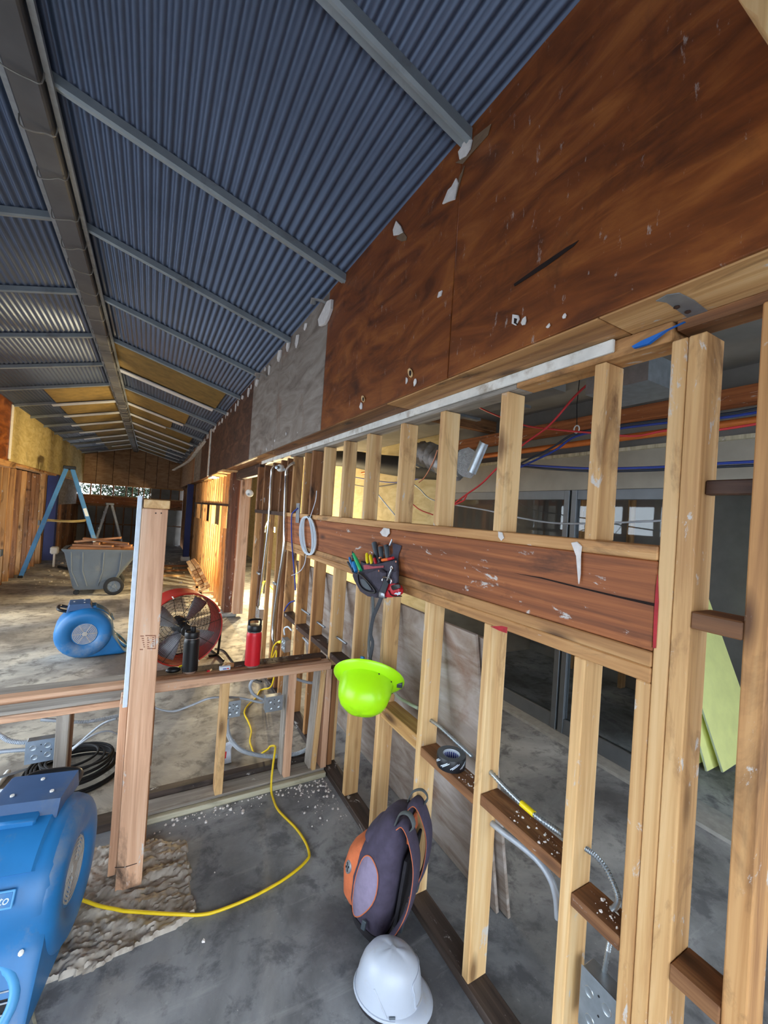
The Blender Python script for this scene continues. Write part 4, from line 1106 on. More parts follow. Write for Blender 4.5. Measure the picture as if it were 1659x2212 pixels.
# front pocket
pk = [(0.05, 0.05, 0.085, 0.105), (0.08, 0.065, 0.10, 0.118), (0.18, 0.075, 0.105, 0.132), (0.26, 0.068, 0.10, 0.128), (0.31, 0.05, 0.085, 0.108), (0.335, 0.03, 0.06, 0.09)]
po = MB().loft([bag_ring(z, hx, hy, fx, 0.7) for z, hx, hy, fx in pk]).build('front_pocket', 'fabric_orange', bp, smooth=60)
MB().loft([bag_ring(z, hx, hy, fx, 0.75) for z, hx, hy, fx in ((0.35, 0.05, 0.085, 0.07), (0.37, 0.06, 0.10, 0.065), (0.42, 0.05, 0.095, 0.045), (0.45, 0.03, 0.07, 0.03))]).build('top_pocket', 'fabric_purple', bp, smooth=60)
def side_patch(pts, lift, mat, name, parent, sy=1):
    """Cloth panel on the side of the bag, outline in (x, z)."""
    ver = []
    def surf(x, z, l):
        for (za, ha, wa, fa), (zb, hb, wb, fb) in zip(levels, levels[1:]):
            if za <= z <= zb:
                f = (z - za) / (zb - za); hx, hy, fx = ha + (hb - ha) * f, wa + (wb - wa) * f, fa + (fb - fa) * f
                u = max(-0.97, min(0.97, (x - fx) / hx))
                c_ = math.copysign(abs(u) ** (1 / 0.55), u); s_ = math.sqrt(max(0, 1 - c_ * c_)) ** 0.55
                tp = 1 - (1 - 0.62) * ((u + 1) / 2) ** 2
                return Vector((x, sy * (hy * s_ * tp + l), z))
        return Vector((x, sy * 0.15, z))
    outer = [surf(x, z, lift) for x, z in pts]; cx = sum(p[0] for p in pts) / len(pts); cz = sum(p[1] for p in pts) / len(pts)
    ctr = surf(cx, cz, lift + 0.008); base = [surf(x, z, -0.004) for x, z in pts]
    mid = [surf((x + cx) / 2, (z + cz) / 2, lift + 0.006) for x, z in pts]
    N = len(pts); v = base + outer + mid + [ctr]; f = []
    for k in range(N):
        j = (k + 1) % N
        f += [(k, j, N + j, N + k), (N + k, N + j, 2 * N + j, 2 * N + k), (2 * N + k, 2 * N + j, 3 * N)]
    o = MB().add(v, f).build(name, mat, parent, smooth=60)
    MB().tube(outer, 0.0025, 5, closed=True).build('piping', 'fabric_orange', o, smooth=60)
for sy in (-1, 1):
    side_patch([(q.x, q.y) for q in smooth_path([(0.075, 0.06, 0), (0.098, 0.14, 0), (0.102, 0.24, 0), (0.085, 0.32, 0), (0.04, 0.355, 0), (-0.015, 0.32, 0), (-0.025, 0.22, 0), (0.02, 0.12, 0)], 4, closed=True)], 0.004, 'fabric_lilac', 'side_pocket', bp, sy)
# emblem on the front pocket
emb_a = math.radians(28)
for sy in (-1,):
    pass
EM = rot_to((0.62, 0.78, 0.1), (0, 0, 1), (0.165, 0.085, 0.215))
em = MB().lathe([(0.004, 0.004), (0.026, 0.003), (0.028, 0.0), (0.028, -0.01)], 20, EM @ Matrix.Diagonal((1, 0.8, 1, 1))).build('emblem', 'galv_dull', po, smooth=40)
for k in range(4):
    a = k * PI / 2 + 0.6
    MB().box(-0.004, 0.004, 0.004, 0.018, 0.003, 0.0052, 0.001, EM @ Matrix.Rotation(a, 4, 'Z')).build('emblem_mark', 'fabric_dark', em)
# shoulder straps on the back (-X), carry loops, buckle
for sy, out in ((1, 0.075), (-1, 0.07)):
    y0 = sy * 0.085
    pts = smooth_path([(-0.045, y0 * 0.7, 0.50), (-0.075, y0 * 0.9, 0.535), (-0.12, y0, 0.50), (-0.13 - out * 0.6, y0 * 1.15, 0.40), (-0.13 - out * 0.75, y0 * 1.25, 0.26), (-0.13 - out * 0.4, y0 * 1.3, 0.14), (-0.125, y0 * 1.3, 0.06)], 6)
    rings = []
    for i, p in enumerate(pts):
        t_ = (pts[min(i + 1, len(pts) - 1)] - pts[max(i - 1, 0)]).normalized()
        sd = Vector((0, 1, 0)); nn = t_.cross(sd).normalized()
        f = i / (len(pts) - 1); w = 0.046 if f < 0.75 else 0.046 - (f - 0.75) * 0.09; th = 0.012
        rings.append([p + sd * (w * math.cos(a)) + nn * (th * math.sin(a)) for a in [q * PI / 6 for q in range(12)]])
    st = MB().loft(rings).build('shoulder_strap', 'fabric_purple', bp, smooth=60)
    MB().tube([r[0] for r in rings], 0.0018, 5).build('strap_piping', 'fabric_orange', st, smooth=60)
    MB().tube(smooth_path([(-0.10, y0 * 1.1, 0.50), (-0.125, y0 * 1.2, 0.555), (-0.09, y0 * 1.1, 0.585), (-0.045, y0, 0.56), (-0.03, y0, 0.50)], 5), 0.014, 6, flat=0.3).build('carry_loop', 'strap_grey', bp, smooth=60)
    MB().box(-0.15 - out * 0.35, -0.135 - out * 0.35, y0 * 1.3 - 0.016, y0 * 1.3 + 0.016, 0.115, 0.155, 0.004).build('buckle', 'tool_grey', bp)
MB().tube(smooth_path([(-0.13, 0.10, 0.075), (-0.155, 0.135, 0.05), (-0.145, 0.165, 0.035), (-0.10, 0.165, 0.03), (-0.08, 0.145, 0.04)], 5), 0.016, 6, flat=0.25).build('loose_webbing', 'strap_grey', bp, smooth=60)
MB().prism([(-0.10, -0.07, 0.44), (-0.10, 0.07, 0.44), (-0.085, 0.06, 0.50), (-0.085, -0.06, 0.50)], (-0.012, 0, 0), 0.003).build('lining_patch', 'fabric_orange', bp, smooth=40)
MB().prism([(-0.125, -0.10, 0.10), (-0.125, 0.10, 0.10), (-0.115, 0.11, 0.40), (-0.115, -0.11, 0.40)], (-0.016, 0, 0), 0.004).build('back_pad', 'fabric_dark', bp, smooth=40)
MB().tube([(0.03, -0.158, 0.38), (-0.03, -0.166, 0.40), (-0.07, -0.150, 0.42)], 0.004, 6).build('zip', 'fabric_dark', bp)
MB().box(-0.012, 0.012, 0.158, 0.170, 0.075, 0.115, 0.003).build('buckle', 'tool_grey', bp)

# ---- tool pouch hung on the header, and what it holds
def tp(cx, cy): return (740 + cx / 10.37, 1150 + cy / 10.37)
def tpp(pts, x): return [wx(*tp(*p), x) for p in pts]
pouch = thing('tool_pouch', 'worn dark grey canvas tool pouch hanging on the header beam', 'tool pouch', (W - 0.02, 1.92, 1.35))
def pmesh(name, mb, mat, parent=pouch, smooth=40):
    mb.v = [v - pouch.location for v in mb.v]
    return mb.build(name, mat, parent, smooth)
pmesh('back_panel', MB().prism(tpp([(1120, 235), (1215, 262), (1325, 300), (1310, 370), (1262, 480), (1250, 600), (1265, 800), (1260, 1130), (1180, 1300), (980, 1480), (800, 1470), (560, 1425), (440, 1310), (330, 1060), (290, 960), (380, 880), (480, 760), (480, 640), (640, 660), (880, 640), (1080, 520), (1140, 460), (1130, 330)], W - 0.0035), (-0.0022, 0, 0), 0.0006), 'fabric_grey')
pmesh('upper_pocket', MB().prism(tpp([(482, 640), (560, 690), (760, 700), (1000, 660), (1240, 620), (1262, 760), (1265, 1100), (1160, 1280), (960, 1380), (700, 1380), (480, 1100)], W - 0.014), (-0.026, 0, 0), 0.008), 'fabric_grey')
pmesh('lower_pocket', MB().prism(tpp([(330, 880), (420, 920), (640, 880), (930, 810), (1050, 900), (1060, 1060), (980, 1280), (820, 1460), (640, 1430), (470, 1320), (350, 1080), (310, 960)], W - 0.034), (-0.034, 0, 0), 0.014), 'fabric_grey')
pmesh('pocket_flap', MB().prism(tpp([(1060, 880), (1265, 860), (1268, 1120), (1170, 1240), (1080, 1180)], W - 0.040), (-0.022, 0, 0), 0.008), 'fabric_grey')
pmesh('leather_trim', MB().prism(tpp([(480, 735), (560, 725), (700, 760), (930, 745), (930, 790), (700, 815), (500, 835)], W - 0.041), (-0.006, 0, 0), 0.002), 'leather_pink')
for cx, cy, xx in ((815, 860, 0.071), (1200, 655, 0.043)):
    pmesh('rivet', MB().lathe([(0.004, 0), (0.0055, 0.002), (0.002, 0.004)], 10, rot_to((-1, 0, 0), None, wx(*tp(cx, cy), W - xx))), 'copper')
gr = wx(*tp(1105, 805), W - 0.044)
pmesh('grommet', MB().lathe([(0.006, 0), (0.012, 0.0), (0.012, 0.003), (0.006, 0.003), (0.006, 0)], 16, rot_to((-1, 0, 0), None, gr), cap=False), 'steel_bright')
def tool(name, label, cat, path, rad, mat, x, n=10):
    pts = tpp(path, x)
    return pts
def tool_thing(name, label, cat, segs, group=None):
    """segs: (part, [(cx, cy)...], [radii in metres], material, depth x)"""
    base = wx(*tp(*segs[0][1][-1]), segs[0][4])
    t = thing(name, label, cat, base, 0, group)
    for part, path, rad, mat, x in segs:
        pts = [p - base for p in tpp(path, x)]
        MB().tube(pts, rad, 10).build(part, mat, t, smooth=50)
    return t
tool_thing('flashlight', 'grey barrelled pocket torch upright in the tool pouch', 'torch', [('barrel', [(705, 235), (712, 262), (740, 420), (790, 640)], [0.0145, 0.015, 0.0135, 0.013], 'tool_grey', W - 0.0208), ('collar', [(738, 470), (752, 520)], [0.0155, 0.0155], 'black_plastic', W - 0.0208)])
for a, b_, lab in ((850, 330, 'grey handled tool with copper end, the shorter of the pair in the pouch'), (980, 290, 'grey handled tool with copper end, the taller of the pair in the pouch')):
    tool_thing('nut_driver', lab, 'tool', [('handle', [(a, b_ - 30), (a, b_), (a + 30, b_ + 290), (a + 36, b_ + 380)], [0.008, 0.0135, 0.0115, 0.010], 'tool_grey', W - 0.0197), ('end_cap', [(a, b_ - 46), (a, b_ - 28), (a + 3, b_ - 6)], [0.009, 0.0125, 0.0138], 'copper', W - 0.0197), ('cap_hole', [(a + 6, b_ + 8), (a + 8, b_ + 22)], [0.004, 0.004], 'black_plastic', W - 0.031)])
tool_thing('scissors', 'pair of yellow loop handles poking from the tool pouch', 'scissors', [('handle', [(545, 460), (545, 490), (550, 640), (570, 700)], [0.005, 0.0095, 0.0095, 0.007], 'yellow_plastic', W - 0.030), ('handle', [(620, 500), (625, 530), (645, 650), (650, 710)], [0.005, 0.0095, 0.0095, 0.007], 'yellow_plastic', W - 0.030), ('spring', [(590, 470), (610, 435), (640, 430), (670, 460), (650, 490)], [0.0022] * 5, 'steel_bright', W - 0.032)])
tool_thing('screwdriver', 'red and black screwdriver next to the yellow handles in the pouch', 'screwdriver', [('handle', [(710, 560), (725, 600), (745, 700)], [0.007, 0.0085, 0.008], 'tool_red', W - 0.043), ('grip', [(700, 500), (706, 530), (714, 580)], [0.006, 0.009, 0.009], 'black_plastic', W - 0.043)])
tool_thing('screwdriver', 'short black and orange screwdriver in front of the copper ended tools', 'screwdriver', [('handle', [(825, 560), (830, 600), (845, 680)], [0.008, 0.012, 0.010], 'black_plastic', W - 0.045), ('cap', [(845, 560), (850, 585)], [0.009, 0.0085], 'copper', W - 0.047)])
tool_thing('pliers', 'orange and red gripped pliers lying across the pouch rim', 'pliers', [('grip', [(890, 620), (1030, 600)], [0.0085, 0.0085], 'orange_plastic', W - 0.042), ('grip', [(1030, 600), (1135, 570)], [0.0085, 0.007], 'tool_red', W - 0.042)])
tool_thing('marker', 'silver capped pen clipped at the top of the tool pouch', 'pen', [('barrel', [(1110, 150), (1090, 220), (1060, 290)], [0.004, 0.006, 0.006], 'steel_bright', W - 0.024)])
tool_thing('utility_knife', 'green bodied utility knife in the side of the tool pouch', 'knife', [('body', [(240, 480), (300, 600), (350, 720), (410, 850)], [0.008, 0.011, 0.0115, 0.010], 'tool_green', W - 0.050), ('blade_tip', [(215, 420), (232, 470)], [0.002, 0.007], 'tool_grey', W - 0.050), ('slider', [(215, 520), (240, 590)], [0.008, 0.008], 'tool_grey', W - 0.056)])
tool_thing('marker', 'bright blue marker in the outer side loop of the pouch', 'marker', [('barrel', [(240, 670), (262, 730), (305, 880)], [0.010, 0.012, 0.0115], 'tool_blue', W - 0.062), ('cap', [(228, 625), (240, 668)], [0.006, 0.009], 'black_plastic', W - 0.062)])
tool_thing('pliers', 'blue handled pliers leaning out of the side of the pouch', 'pliers', [('handle', [(155, 565), (180, 640), (240, 790)], [0.007, 0.009, 0.008], 'tool_blue', W - 0.048), ('handle', [(115, 665), (160, 730), (240, 880)], [0.006, 0.008, 0.008], 'tool_grey', W - 0.044)])
# clip and strap
sc = thing('tool_strap', 'grey webbing strap clipped to the pouch and hanging to the green hat', 'strap', wx(803, 1430, W - 0.05))
def smesh(name, mb, mat, smooth=50):
    mb.v = [v - sc.location for v in mb.v]
    return mb.build(name, mat, sc, smooth)
smesh('snap_hook', MB().tube(tpp([(1105, 815), (1080, 880), (1040, 980), (1000, 1080)], W - 0.072), [0.004, 0.006, 0.0065, 0.005], 8), 'steel_bright')
smesh('hook_frame', MB().tube(tpp([(905, 1100), (890, 1060), (920, 1000), (990, 1010), (1090, 1050), (1100, 1090), (1075, 1150)], W - 0.072), 0.0045, 6), 'steel_bright')
def ribbon(pts, w, t=0.0022, wide=(0, 1, 0)):
    rings = []
    for i, p in enumerate(pts):
        ww = w[i] if isinstance(w, list) else w
        sd = Vector(wide); tn = (pts[min(i + 1, len(pts) - 1)] - pts[max(i - 1, 0)]).normalized()
        sd = (sd - tn * sd.dot(tn)).normalized(); nn = tn.cross(sd)
        rings.append([p + sd * ww / 2 + nn * t, p - sd * ww / 2 + nn * t, p - sd * ww / 2 - nn * t, p + sd * ww / 2 - nn * t])
    return MB().loft(rings)
smesh('webbing', ribbon(smooth_path(tpp([(985, 1085), (940, 1220), (880, 1380)], W - 0.074), 4), 0.043), 'webbing')
smesh('adjuster', MB().box(-0.026, 0.026, -0.014, 0.014, -0.005, 0.005, 0.003, rot_to((-1, 0, 0), (0, -1, 0.1), wx(*tp(880, 1400), W - 0.076))), 'galv')
smesh('webbing', ribbon(smooth_path([wx(px, py, W - 0.07) for px, py in ((824, 1290), (816, 1310), (806, 1335), (801, 1370), (805, 1390), (799, 1425))], 6), 0.026), 'webbing')
smesh('webbing', ribbon(smooth_path([wx(px, py, W - 0.055) for px, py in ((805, 1285), (806, 1310), (805, 1335), (799, 1365), (797, 1395), (801, 1428))], 6), 0.024), 'strap_grey')
smesh('end_clip', MB().box(-0.018, 0.018, -0.008, 0.008, -0.006, 0.006, 0.003, rot_to((-1, 0, 0), (0, -1, 0.2), wx(783, 1421, W - 0.06))), 'tool_blue')
smesh('end_clip', MB().box(-0.018, 0.018, -0.008, 0.008, -0.006, 0.006, 0.003, rot_to((-1, 0, 0), (0, -1, -0.5), wx(800, 1431, W - 0.066))), 'black_plastic')
# safety glasses hooked over the pouch
gl = thing('safety_glasses', 'black framed safety glasses hooked on the front of the tool pouch', 'glasses', wx(*tp(500, 1200), W - 0.08))
pts = [p - gl.location for p in smooth_path(tpp([(345, 930), (400, 945), (500, 1030), (640, 1180), (740, 1330), (620, 1345), (480, 1285), (380, 1150)], W - 0.078), 5, closed=True)]
MB().tube(pts, 0.0055, 6, closed=True).build('frame', 'black_plastic', gl, smooth=60)
pts = [p - gl.location for p in smooth_path(tpp([(400, 1060), (480, 1060), (560, 1150), (640, 1280), (560, 1280), (450, 1200)], W - 0.078), 4, closed=True)]
MB().add(pts, [tuple(range(len(pts)))]).build('lens', 'tool_grey', gl)
# tape measure
tm = thing('tape_measure', 'red and black tape measure clipped to the corner of the tool pouch', 'tape measure', wx(*tp(1190, 1420), W - 0.05))
def tmesh(name, mb, mat, smooth=40):
    mb.v = [v - tm.location for v in mb.v]
    return mb.build(name, mat, tm, smooth)
tmesh('case', MB().prism(tpp([(1010, 1290), (1060, 1190), (1150, 1150), (1270, 1145), (1350, 1190), (1385, 1280), (1375, 1370), (1310, 1430), (1180, 1450), (1060, 1450), (990, 1360)], W - 0.036), (-0.036, 0, 0), 0.008), 'tool_red')
tmesh('grip', MB().prism(tpp([(1090, 1200), (1160, 1165), (1290, 1165), (1320, 1240), (1260, 1260), (1140, 1300), (1110, 1270)], W - 0.071), (-0.004, 0, 0), 0.002), 'black_plastic')
tmesh('rubber_edge', MB().tube(tpp([(1030, 1300), (1080, 1400), (1180, 1435), (1320, 1430)], W - 0.072), 0.003, 6), 'black_plastic')
tmesh('logo_mark', MB().prism(tpp([(1150, 1385), (1200, 1345), (1230, 1360), (1265, 1335), (1320, 1340), (1290, 1375), (1300, 1395), (1250, 1400), (1240, 1420), (1215, 1390)], W - 0.0722), (-0.0012, 0, 0)), 'print_white')

# ---- white cable coil
cc = thing('cable_coil', 'oval coil of white cable tied and hung on the header end', 'cable', wx(665, 1200, W - 0.02))
for i in range(14):
    rx = 17.5 - (i % 7) * 1.5 + random.uniform(-0.6, 0.6); ry = 42 - (i % 7) * 0.5; xx = W - 0.012 - 0.006 * (i // 7) - random.uniform(0, 0.004)
    pts = []
    for k in range(28):
        a = 2 * PI * k / 28; s = math.sin(a)
        w = abs(math.cos(a)) ** 0.8
        pts.append(wx(665 + math.copysign(w, math.cos(a)) * rx - s * 3.0 * -1, 1157 + s * ry, xx) - cc.location)
    MB().tube(pts, 0.0034, 6, closed=True).build('cable_loop', 'white_cable', cc, smooth=60)
for px, py in ((669, 1116), (661, 1199)):
    MB().tube([wx(px + 4 * math.cos(a), py + 2.5 * math.sin(a), W - 0.018 + 0.012 * math.cos(a)) - cc.location for a in [k * PI / 5 for k in range(10)]], 0.003, 5, closed=True).build('tie', 'black_plastic', cc)
MB().tube([p - cc.location for p in smooth_path([wx(px, py, W - 0.018) for px, py in ((670, 1117), (676, 1100), (682, 1080), (684, 1060))], 5)], 0.0034, 6).build('cable_tail', 'white_cable', cc, smooth=60)
MB().tube([p - cc.location for p in smooth_path([wx(px, py, W - 0.030) for px, py in ((661, 1200), (658, 1218), (650, 1232), (640, 1239), (630, 1243))], 5)], 0.0034, 6).build('cable_tail', 'white_cable', cc, smooth=60)
cable('data_cable', [wx(px, py, W - 0.016) for px, py in ((643, 1098), (634, 1106), (630, 1116), (630, 1160), (632, 1190), (636, 1240), (638, 1275))], 0.006, 'blue_cable', 'blue cable dangling beside the white coil on the header')
st = single('steel_strap', MB().prism([wx(px, py, W - 0.006) for px, py in ((641, 1087), (648, 1087), (646, 1130), (639, 1129))], (-0.003, 0, 0)), 'galv_dull', 'short galvanised strap nailed over the header top', 'strap', smooth=None)

# ---- duct tape roll on the blocking
tr = thing('tape_roll', 'roll of black printed tape lying on the blocking between studs', 'tape roll', (W + 0.040, 1.325, 0.7052))
MB().lathe([(0.036, 0.0), (0.0585, 0.0), (0.060, 0.002), (0.060, 0.046), (0.0585, 0.048), (0.036, 0.048), (0.036, 0.0)], 40, cap=False).build('tape', 'tape_black', tr, smooth=40)
MB().lathe([(0.0365, 0.0482), (0.0583, 0.0482), (0.0583, 0.0486), (0.0365, 0.0486)], 40, cap=False).build('tape_edge', 'tape_side', tr, smooth=40)
MB().lathe([(0.0335, 0.001), (0.0358, 0.001), (0.0358, 0.047), (0.0335, 0.047), (0.0335, 0.001)], 40, cap=False).build('core', 'print_white', tr, smooth=40)
for k in range(22):
    a = k * 2 * PI / 22
    MB().box(-0.0004, 0.0004, -0.0022, 0.0022, 0.012, 0.036, 0, Matrix.Rotation(a, 4, 'Z') @ Matrix.Translation((0.0333, 0, 0))).build('core_lettering', 'print_blue', tr)
for k in range(9):
    a = k * 2 * PI / 9 + 0.1
    for d in (-0.004, 0.004):
        pts = []
        for q in range(4):
            f = q / 3; aa = a + d / 0.06 + (f - 0.5) * 0.5
            for dz in (0, 1): pts.append(Vector((0.0604 * math.cos(aa), 0.0604 * math.sin(aa), 0.013 + f * 0.022 + dz * 0.004)))
        MB().add(pts, [(2 * q, 2 * q + 2, 2 * q + 3, 2 * q + 1) for q in range(3)]).build('printed_bar', 'print_white', tr)

# ---- yellow extension cord
cord = [fl(px, py, 0.034) for px, py in ((90, 1925), (140, 1935), (180, 1945), (215, 1957), (250, 1964), (270, 1968), (300, 1970), (345, 1973), (390, 1975))] + [fl(px, py, 0.009) for px, py in ((430, 1976), (470, 1968), (540, 1940), (600, 1908), (640, 1880), (663, 1858), (668, 1845), (660, 1820), (640, 1790), (615, 1765), (598, 1745))]
cord += [wy(587, 1715, 2.44), wy(586, 1690, 2.47) + Vector((0, 0, 0.01)), wy(590, 1650, 2.52), wy(594, 1622, 2.57), wy(594, 1612, 2.62), wy(584, 1612, 2.66), wy(577, 1620, 2.70), Vector((0.74, 2.86, 0.01)), fl(545, 1618, 0.01), fl(540, 1600, 0.01), fl(543, 1578, 0.01), fl(536, 1558, 0.01), fl(528, 1540, 0.01), fl(535, 1524, 0.01), fl(552, 1508, 0.01), fl(566, 1490, 0.01)]
e = cord[-1]
cord += [Vector((0.98, 3.42, 0.25)), Vector((1.02, 3.50, 0.50)), wx(586, 1428, W - 0.06), wx(590, 1400, W - 0.06), wx(598, 1388, W - 0.05), wx(604, 1387, W - 0.035)]
yc = thing('extension_cord', 'yellow extension cord snaking over the slab and through the low wall', 'cord', fl(400, 1978))
o = MB().tube([p - yc.location for p in [Vector((q.x, q.y, max(q.z, 0.0067))) for q in smooth_path(cord, 6)]], 0.0065, 8).build('cord', 'yellow_cord', yc, smooth=60)
MB().tube([wx(602, 1387, W - 0.045) - yc.location, wx(608, 1386, W - 0.028) - yc.location], 0.013, 8).build('plug', 'yellow_plastic', yc, smooth=40)

# ---- electrical boxes and conduit
def jbox(p, axes, size, label, knock=True, group=None, mat='galv'):
    """p: centre of the open face; axes: (across, up, outward)."""
    M = Matrix((Vector(axes[0]), Vector(axes[1]), Vector(axes[2]))).transposed().to_4x4(); M.translation = Vector(p)
    w, h, d = size
    t = thing('junction_box', label, 'electrical box', Vector(p))
    L = Matrix.Translation(-Vector(p)) @ M
    MB().box(-w / 2, w / 2, -h / 2, h / 2, -d, 0, 0.003, L).build('body', mat, t)
    pl = MB().box(-w / 2 - 0.002, w / 2 + 0.002, -h / 2 - 0.002, h / 2 + 0.002, 0, 0.002, 0.0008, L).build('cover', mat, t)
    if knock:
        for x, y in ((-0.26, 0.2), (0.22, 0.22), (-0.2, -0.24), (0.24, -0.2)):
            r = 0.12 * min(w, h)
            MB().lathe([(r * 0.2, 0.0022), (r * 0.85, 0.0024), (r, 0.0036), (r * 1.1, 0.002)], 14, L @ Matrix.Translation((x * w, y * h, 0))).build('knockout', mat, pl, smooth=40)
        for x, y in ((0.0, 0.3), (0.02, -0.02), (0.35, 0.0)):
            MB().lathe([(0.0005, 0.0028), (0.003, 0.0028), (0.003, 0.002)], 8, L @ Matrix.Translation((x * w, y * h, 0))).build('screw_hole', 'black_plastic', pl)
    return t
X_, Y_, Z_ = Vector((1, 0, 0)), Vector((0, 1, 0)), Vector((0, 0, 1))
p = wy(503, 1532, 2.56); jbox(p, (X_, Z_, -Y_), (0.085, 0.095, 0.04), 'galvanised box on the first low wall stud, hanging beside the flexible conduit')
p = wy(592, 1520, 2.54); jbox(p, (X_, Z_, -Y_), (0.105, 0.09, 0.045), 'galvanised box fixed to the double stud of the low wall')
p = wy(88, 1622, 2.52); jbox(p, (X_, Z_, -Y_), (0.115, 0.105, 0.045), 'galvanised box on the grey stud behind the near blower')
p = wx(612, 1393, W - 0.032); jbox(p, (-Y_, Z_, -X_), (0.10, 0.105, 0.05), 'grey switch box on the stud wall where the yellow cord plugs in', mat='galv')
p = wx(556, 1325, W - 0.035); jbox(p, (-Y_, Z_, -X_), (0.16, 0.12, 0.05), 'double switch box at the foot of the straight steel conduit', mat='galv')
p = wx(1292, 2190, W + 0.03); jbox(p, (-Y_, Z_, -X_), (0.105, 0.16, 0.05), 'galvanised outlet box low between studs near the spiral conduit')
cable('steel_conduit', [wx(px, py, W - 0.022) for px, py in ((593, 1005), (588, 1012), (586, 1024), (584, 1060), (582, 1098), (578, 1150), (572, 1200), (565, 1255), (558, 1308))], 0.011, 'steel_bright', 'bright steel conduit running straight down to the double switch box', 'conduit', 10)
cable('steel_conduit', [wx(px, py, W - 0.022) for px, py in ((634, 1000), (624, 1008), (618, 1022), (617, 1050), (615, 1110), (614, 1170), (609, 1215), (603, 1250), (596, 1300), (590, 1350), (590, 1380), (597, 1398))], 0.014, 'steel_bright', 'thick steel conduit curving down the studs beside the header end', 'conduit', 10)
for px, py, w, lab in ((560, 1238, 0.10, 'pipe clip holding the straight steel conduit'), (596, 1260, 0.10, 'pipe clip low on the curved steel conduit'), (617, 1015, 0.07, 'pipe clip high on the curved steel conduit')):
    p = wx(px, py, W - 0.006)
    single('pipe_clip', MB().box(p.x - 0.02, p.x, p.y - w / 2, p.y + w / 2, p.z - 0.012, p.z + 0.012, 0.003), 'galv', lab, 'clip', smooth=None)
# flexible conduits in the low wall
flexes = [
 ('ribbed grey conduit looping low through the low wall studs', [wy(px, py, yy) for px, py, yy in ((491, 1550, 2.60), (491, 1575, 2.62), (500, 1600, 2.64), (525, 1622, 2.66), (570, 1633, 2.66), (610, 1632, 2.66), (650, 1625, 2.66), (690, 1600, 2.66))], 0.0125),
 ('grey cable sagging between the stub wall and the first box', [wy(px, py, 2.70) for px, py in ((318, 1516), (340, 1530), (375, 1536), (410, 1525), (450, 1509), (480, 1506), (520, 1508), (560, 1517), (572, 1516))], 0.007),
 ('short grey cable dropping into the double stud box', [wy(px, py, 2.66) for px, py in ((558, 1462), (545, 1470), (540, 1484), (548, 1500), (566, 1510), (573, 1510))], 0.009),
 ('grey cable bridging the corner studs of the low wall', [wy(px, py, 2.70) for px, py in ((630, 1462), (650, 1470), (672, 1475), (694, 1472))], 0.009),
 ('upper grey conduit entering the box by the near blower', [wy(px, py, 2.56) for px, py in ((-30, 1572), (0, 1588), (18, 1599), (40, 1603), (62, 1603))], 0.011),
 ('lower grey conduit entering the box by the near blower', [wy(px, py, 2.56) for px, py in ((-40, 1630), (0, 1624), (30, 1621), (62, 1619))], 0.010),
 ('grey conduit running behind the stub wall under the sill', [wy(px, py, 2.66) for px, py in ((88, 1554), (120, 1556), (160, 1559), (200, 1557), (258, 1545))], 0.010),
 ('thin spiral cable dropping from the sill to the dark coil', [wy(px, py, yy) for px, py, yy in ((252, 1552, 2.66), (225, 1562, 2.7), (200, 1580, 2.8), (175, 1602, 2.9), (150, 1622, 2.95))], 0.006),
 ('thin spiral cable bowing out to the stub wall', [wy(px, py, 2.78) for px, py in ((148, 1626), (175, 1605), (205, 1586), (235, 1579), (262, 1588))], 0.005)]
for lab, pts, r in flexes:
    single('flexible_conduit', ribbed(pts, r), 'grey_flex', lab, 'conduit', smooth=60)
# spiral armoured cable through the right-hand studs
def spiral(lab, pts, r, mat='galv'):
    return single('armoured_cable', ribbed(pts, r, 0.2, 0.011), mat, lab, 'cable', smooth=60)
spiral('spiral steel cable stub above the tape roll', [wx(px, py, W + 0.05) for px, py in ((925, 1552), (950, 1570), (985, 1602), (1020, 1634))], 0.0075)
t = thing('armoured_cable', 'spiral steel cable with a yellow band between two studs', 'cable', wx(1130, 1740, W + 0.045))
full = [wx(px, py, W + 0.045) - t.location for px, py in ((1058, 1666), (1090, 1700), (1125, 1734), (1155, 1760), (1190, 1785), (1218, 1804))]
ribbed(full, 0.0085, 0.2, 0.011).build('armour', 'galv', t, smooth=60)
MB().tube([wx(1126, 1735, W + 0.045) - t.location, wx(1154, 1759, W + 0.045) - t.location], 0.0105, 10).build('yellow_band', 'yellow_plastic', t, smooth=60)
spiral('bare spiral cable curling down onto the blocking beside the post', [wx(px, py, W + 0.06) for px, py in ((1264, 1832), (1285, 1848), (1308, 1875), (1326, 1910), (1336, 1940), (1330, 1958), (1312, 1972))], 0.007)
spiral('spiral cable dropping into the low outlet box', [wx(px, py, W + 0.07) for px, py in ((1318, 2030), (1312, 2060), (1305, 2100), (1300, 2125))], 0.006)
for k, (pp, lab) in enumerate((((( 1055, 1772), (1090, 1800), (1130, 1830), (1165, 1862), (1190, 1900), (1202, 1940), (1206, 1985)), 'smooth grey conduit bending down under the middle blocking'), (((840, 1478), (860, 1505), (880, 1518), (903, 1530)), 'pale green cable crossing behind the lime hat'), (((832, 1556), (850, 1568), (875, 1590), (898, 1615)), 'green and white cable under the yellow blocking'), (((640, 1365), (655, 1378), (668, 1392)), 'short grey pipe end low on the far studs'))):
    cable('grey_pipe', [wx(px, py, W + 0.07) for px, py in pp], 0.008 if k else 0.011, 'grey_flex' if k in (0, 3) else 'green_board_edge' if k == 1 else 'grey_flex', lab, 'pipe')
